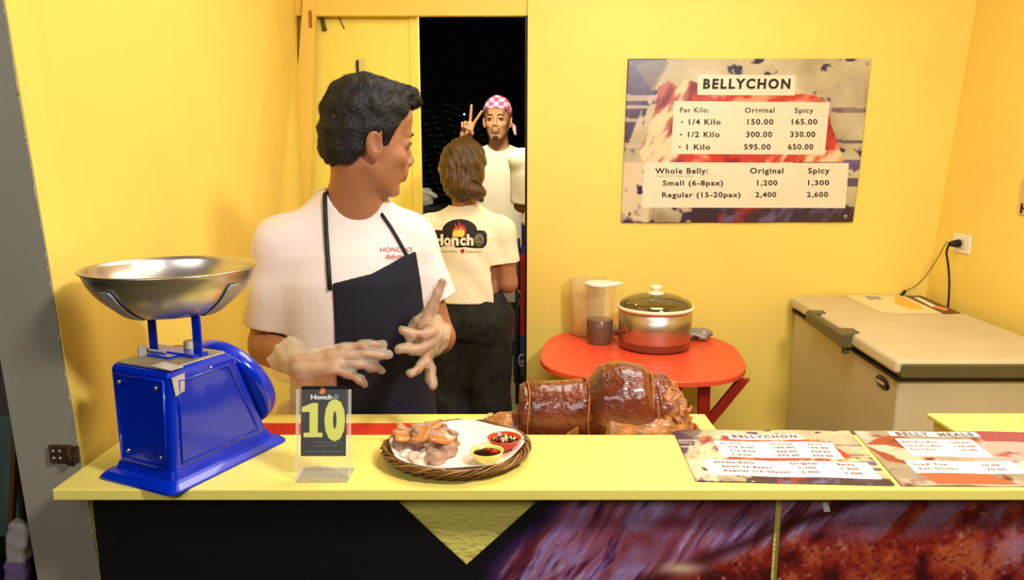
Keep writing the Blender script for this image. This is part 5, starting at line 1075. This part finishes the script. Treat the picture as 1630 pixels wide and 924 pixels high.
mb.build('logo_lettering', mat('cream_print', (236, 224, 190), .7), w2)
mb = MB(); R8 = [onb(*lg(950 + 82 * math.cos(t), 535 + 105 * math.sin(t)), .005) for t in np.linspace(0, 6.28, 17)[:-1]]; mb.add(R8, [tuple(range(16))]); mb.build('logo_emblem', mat('emblem_grey', (120, 108, 84), .7), w2)
mb = MB()
for x0, y0, x1, y1 in ((900, 420, 880, 600), (940, 450, 960, 420), (960, 480, 1000, 560), (930, 540, 980, 500), (905, 600, 1000, 600)): mb.tube([onb(*lg(x0, y0), .006), onb(*lg(x1, y1), .006)], .0012, 5)
mb.build('emblem_lines', mat('emblem_dark', (60, 44, 34), .7), w2)
mb = MB()
for cx_ in (275, 682): mb.add([onb(*lg(cx_ + 34 * math.cos(t), 716 + 34 * math.sin(t)), .003) for t in np.linspace(0, 6.28, 13)[:-1]], [tuple(range(12))])
mb.build('logo_dots', mat('red_dot_print', (170, 30, 24), .7), w2)
mb = MB(); text_into(mb, 'honcho', 340, 590, 738, 700, lambda x, y: onb(*lg(x, y), .003), .0); text_into(mb, 'bellychon', 745, 990, 742, 706, lambda x, y: onb(*lg(x, y), .003), .0); mb.build('small_lettering', mat('brown_print', (120, 100, 70), .7), w2)
# ---- man outside making a two-finger sign
FL = .28; C3 = np.array([-.080, 4.66]); TF3 = unit(np.array([.02, -1.0])); TL3 = np.array([-TF3[1], TF3[0]])
w3 = empty('person', (C3[0], C3[1], FL), 'man outside the doorway in pink checked bandana making a two-finger sign', 'person')
def T3(f, l, z): return np.array([C3[0] + TF3[0] * f + TL3[0] * l, C3[1] + TF3[1] * f + TL3[1] * l, z])
h3 = np.array([-.088, 4.60, 1.738]); yw = math.radians(-97); HR3 = np.array([[math.cos(yw), -math.sin(yw), 0], [math.sin(yw), math.cos(yw), 0], [0, 0, 1.0]]); S3 = 1.06
sL, sR = T3(0, .175, 1.515), T3(0, -.175, 1.52); eL, wL = T3(.02, .22, 1.25), T3(.06, .20, 1.02); eR = np.array([-.412, 4.56, 1.435]); wR = np.array([-.278, 4.47, 1.622])
TS3 = [(.75, 0, .155, .11), (1.0, 0, .16, .11), (1.15, 0, .150, .105), (1.3, 0, .16, .11), (1.42, 0, .175, .11), (1.5, 0, .175, .09), (1.55, 0, .12, .07), (1.59, 0, .06, .055)]
P3 = [T3(0, l, .95) for l in (-.085, .085)]; K3 = [T3(.02, l, .62) for l in (-.09, .10)]; A3 = [T3(0, l, FL + .08) for l in (-.09, .105)]
F = Field([-.52, 4.30, FL + .02], [.20, 4.84, 1.93], .0042); F.loft(C3, TF3, TS3, inf=-.012)
for s_, e_, w_ in ((sL, eL, wL), (sR, eR, wR)): F.cap(s_, e_, .046, .038, .03); F.cap(e_, w_, .038, .026, .015)
legs(F, P3, K3, A3, (.08, .056, .042)); nb3 = T3(0, 0, 1.555); head_prims(F, h3, HR3, S3, nb3, .054)
v3 = dict(fwd=(.30, -.12, .95), thumb=(.9, -.1, -.3), side=-1, fing=[(14, 2, 2, 2), (-4, 2, 2, 2), (-6, 85, 90, 40), (-10, 85, 90, 40)], th=[(.6, .35, -.7), (.5, -.5, -.6), (.3, -.8, -.5)])
v3 = dict(fwd=(.22, -.10, .95), thumb=(1, -.1, -.25), side=-1, fing=[(22, 2, 2, 2), (-7, 2, 2, 2), (-9, 85, 90, 40), (-12, 85, 90, 40)], th=[(.6, .30, -.7), (.5, -.5, -.6), (.3, -.8, -.5)])
hand(F, wR, **v3, s=1.02); hand(F, wL, (0, -.05, -1), (0, -1, 0), relax, tha, 1.0, side=1)
w3l = lambda x, y, z: h3 + HR3 @ (np.array([x, y, z]) * S3); lc3 = w3l(.092, 0, -.068)
F.mesh('body_skin', [SKIN2, LIP2], w3, lambda C: (np.sqrt((((C - lc3) @ HR3) ** 2 / np.array([.02, .019, .0075]) ** 2).sum(1)) < 1).astype(int), 1); face_bits(w3, h3, HR3, S3)
mb = MB()
for sy in (-1, 1): mb.tube([w3l(.0985, 0, -.0505), w3l(.0955, sy * .014, -.0530), w3l(.0900, sy * .026, -.062)], [.0016, .0026, .0008], 8)
mb.build('moustache', HAIRB, w3)
F = Field(w3l(.08, 0, -.10) - .05, w3l(.08, 0, -.10) + .05, .0025); F.ell(w3l(.084, 0, -.103), np.array([.014, .017, .014]), HR3, .0); F.disp(lambda x, y, z: .0008 * np.sin(x * 700) + .0008 * np.sin(z * 800), .01); F.mesh('goatee', mat('thin_beard', (70, 40, 24), .7), w3)
def zb(x, y): return np.interp(x, [-.13, -.07, -.02, .02, .07, .12], [-.045, -.03, .015, .03, .052, .062])
Fb = hair_field(h3, HR3, S3, .003, zb, .016, .009, None, ear=True, amp=.0004); Fb.disp(folds(.0015, 80, 1), .01)
bm_ = Fb.mesh('bandana', [mat('pink_cloth', (206, 84, 116), .8), mat('pale_pink_cloth', (244, 196, 196), .8)], w3, lambda C: ((np.floor(((C - h3) @ HR3)[:, 1] / .030 + 50.3) + np.floor((C - h3)[:, 2] / .026 + 50.2)) % 2).astype(int), 1)
MB().tube([w3l(-.09, .055, .00), w3l(-.07, .085, -.035), w3l(-.05, .098, -.085)], [.014, .020, .009], 10, sy=.4).build('bandana_tail', mat('pale_pink_cloth', (244, 196, 196), .8), w3)
TS31 = [(.80, .0, .165, .125), (1.0, 0, .168, .122), (1.15, 0, .168, .118), (1.3, 0, .172, .118), (1.42, 0, .180, .115), (1.5, 0, .178, .098), (1.55, 0, .135, .078), (1.585, 0, .07, .062)]
Fs3, so3 = shirt('shirt', CREAM, w3, [-.48, 4.42, .76], [.24, 4.86, 1.64], .0048, C3, TF3, TS31, [(sL, eL, .80), (sR, eR, .62)], (nb3 + [0, -.04, .09], nb3 + [0, -.014, .0], .080, .062), zbot=.79, rs=(.060, .056), fold=(.003, 40, 2.2), trap=nb3 + [0, 0, -.01])
F = Field([-.36, 4.46, FL + .04], [.2, 4.86, 1.0], .006); legs(F, P3, K3, A3, (.098, .072, .058)); F.loft(C3, TF3, [(.82, 0, .15, .11), (.98, 0, .15, .11)]); F.mesh('trousers', GREYP, w3, None, 1)
F = Field([-.30, 4.42, .58], [.16, 4.80, .86], .006); F.loft((C3[0], C3[1]), TF3, [(.615, .01, .172, .135), (.84, .01, .160, .118)]); F.disp(folds(.004, 45, 1.1), .02); F.mesh('tied_cloth', mat('pale_grey_cloth', (170, 162, 136), .9), w3, None, 1)
for a in A3: shoe(np.array([a[0], a[1], FL]), TF3, SHOE, w3)
decal(w3, 'chest_lettering', mat('grey_print', (150, 150, 130), .7), bvh(so3), 806, 256, 820, 260, 'HONCHO', .0)
# ---- person mostly hidden behind the right jamb
C4_ = np.array([.200, 3.98]); TF4 = unit(np.array([-.1, 1.0])); TL4 = np.array([-TF4[1], TF4[0]])
w4 = empty('person', (C4_[0], C4_[1], FL), 'person half hidden behind doorway edge in cream shirt and navy, red, blue trousers', 'person')
def T4(f, l, z): return np.array([C4_[0] + TF4[0] * f + TL4[0] * l, C4_[1] + TF4[1] * f + TL4[1] * l, z])
h4 = T4(0, -.02, 1.735); yw = math.radians(95); HR4 = np.array([[math.cos(yw), -math.sin(yw), 0], [math.sin(yw), math.cos(yw), 0], [0, 0, 1.0]])
sL, sR = T4(0, .165, 1.505), T4(0, -.165, 1.505); eL, wL = T4(.03, .150, 1.26), T4(.22, .06, 1.22); eR, wR = T4(.03, -.2, 1.25), T4(.2, -.1, 1.2)
P4_ = [T4(0, l, .98) for l in (.080, -.085)]; K4 = [T4(.02, l, .64) for l in (.125, -.09)]; A4 = [T4(0, l, FL + .08) for l in (.145, -.10)]
TS4 = [(.9, 0, .15, .105), (1.1, 0, .15, .10), (1.3, 0, .155, .105), (1.42, 0, .17, .105), (1.49, 0, .165, .085), (1.54, 0, .11, .068), (1.58, 0, .055, .05)]
F = Field([-.12, 3.72, FL + .02], [.44, 4.32, 1.90], .005); F.loft(C4_, TF4, TS4, inf=-.012)
for s_, e_, w_ in ((sL, eL, wL), (sR, eR, wR)): F.cap(s_, e_, .044, .036, .03); F.cap(e_, w_, .036, .025, .015)
legs(F, P4_, K4, A4, (.075, .052, .04)); head_prims(F, h4, HR4, 1.0, T4(0, 0, 1.54), .05); hand(F, wL, (.2, .9, 0), (.1, 0, 1), relax, tha, .95, side=1); hand(F, wR, (-.2, .9, 0), (-.1, 0, 1), relax, tha, .95, side=-1)
F.mesh('body_skin', [SKIN1], w4, None, 1); face_bits(w4, h4, HR4, 1.0)
Fh = hair_field(h4, HR4, 1.0, .004, zl1, .016, .008); Fh.mesh('hair', HAIRB, w4)
TS41 = [(1.14, 0, .158, .115), (1.3, 0, .162, .112), (1.42, 0, .172, .11), (1.49, 0, .170, .095), (1.54, 0, .13, .075), (1.575, 0, .065, .058)]
shirt('shirt', CREAM, w4, [-.14, 3.78, 1.13], [.46, 4.18, 1.62], .005, C4_, TF4, TS41, [(sL, eL, .95), (sR, eR, .9)], (T4(0, 0, 1.63), T4(0, 0, 1.54), .07, .058), zbot=1.155, rs=(.056, .054), fold=(.003, 45, .3), trap=T4(0, 0, 1.54))
F = Field([-.12, 3.76, FL + .04], [.42, 4.2, 1.18], .006); F.loft(C4_, TF4, [(.92, 0, .148, .112), (1.17, 0, .150, .108)]); legs(F, P4_, K4, A4, (.088, .058, .05), k=.015)
F.mesh('trousers', [NAVB, REDC, BLUC], w4, lambda C: np.where(C[:, 2] > 1.0, 0, np.where(C[:, 2] > .56, 1, 2)), 1)
for a in A4: shoe(np.array([a[0], a[1], FL]), TF4, SHOE, w4)
for ob in list(bpy.data.objects):
    if ob.type == 'MESH' and len(ob.data.polygons) == 0: bpy.data.objects.remove(ob)
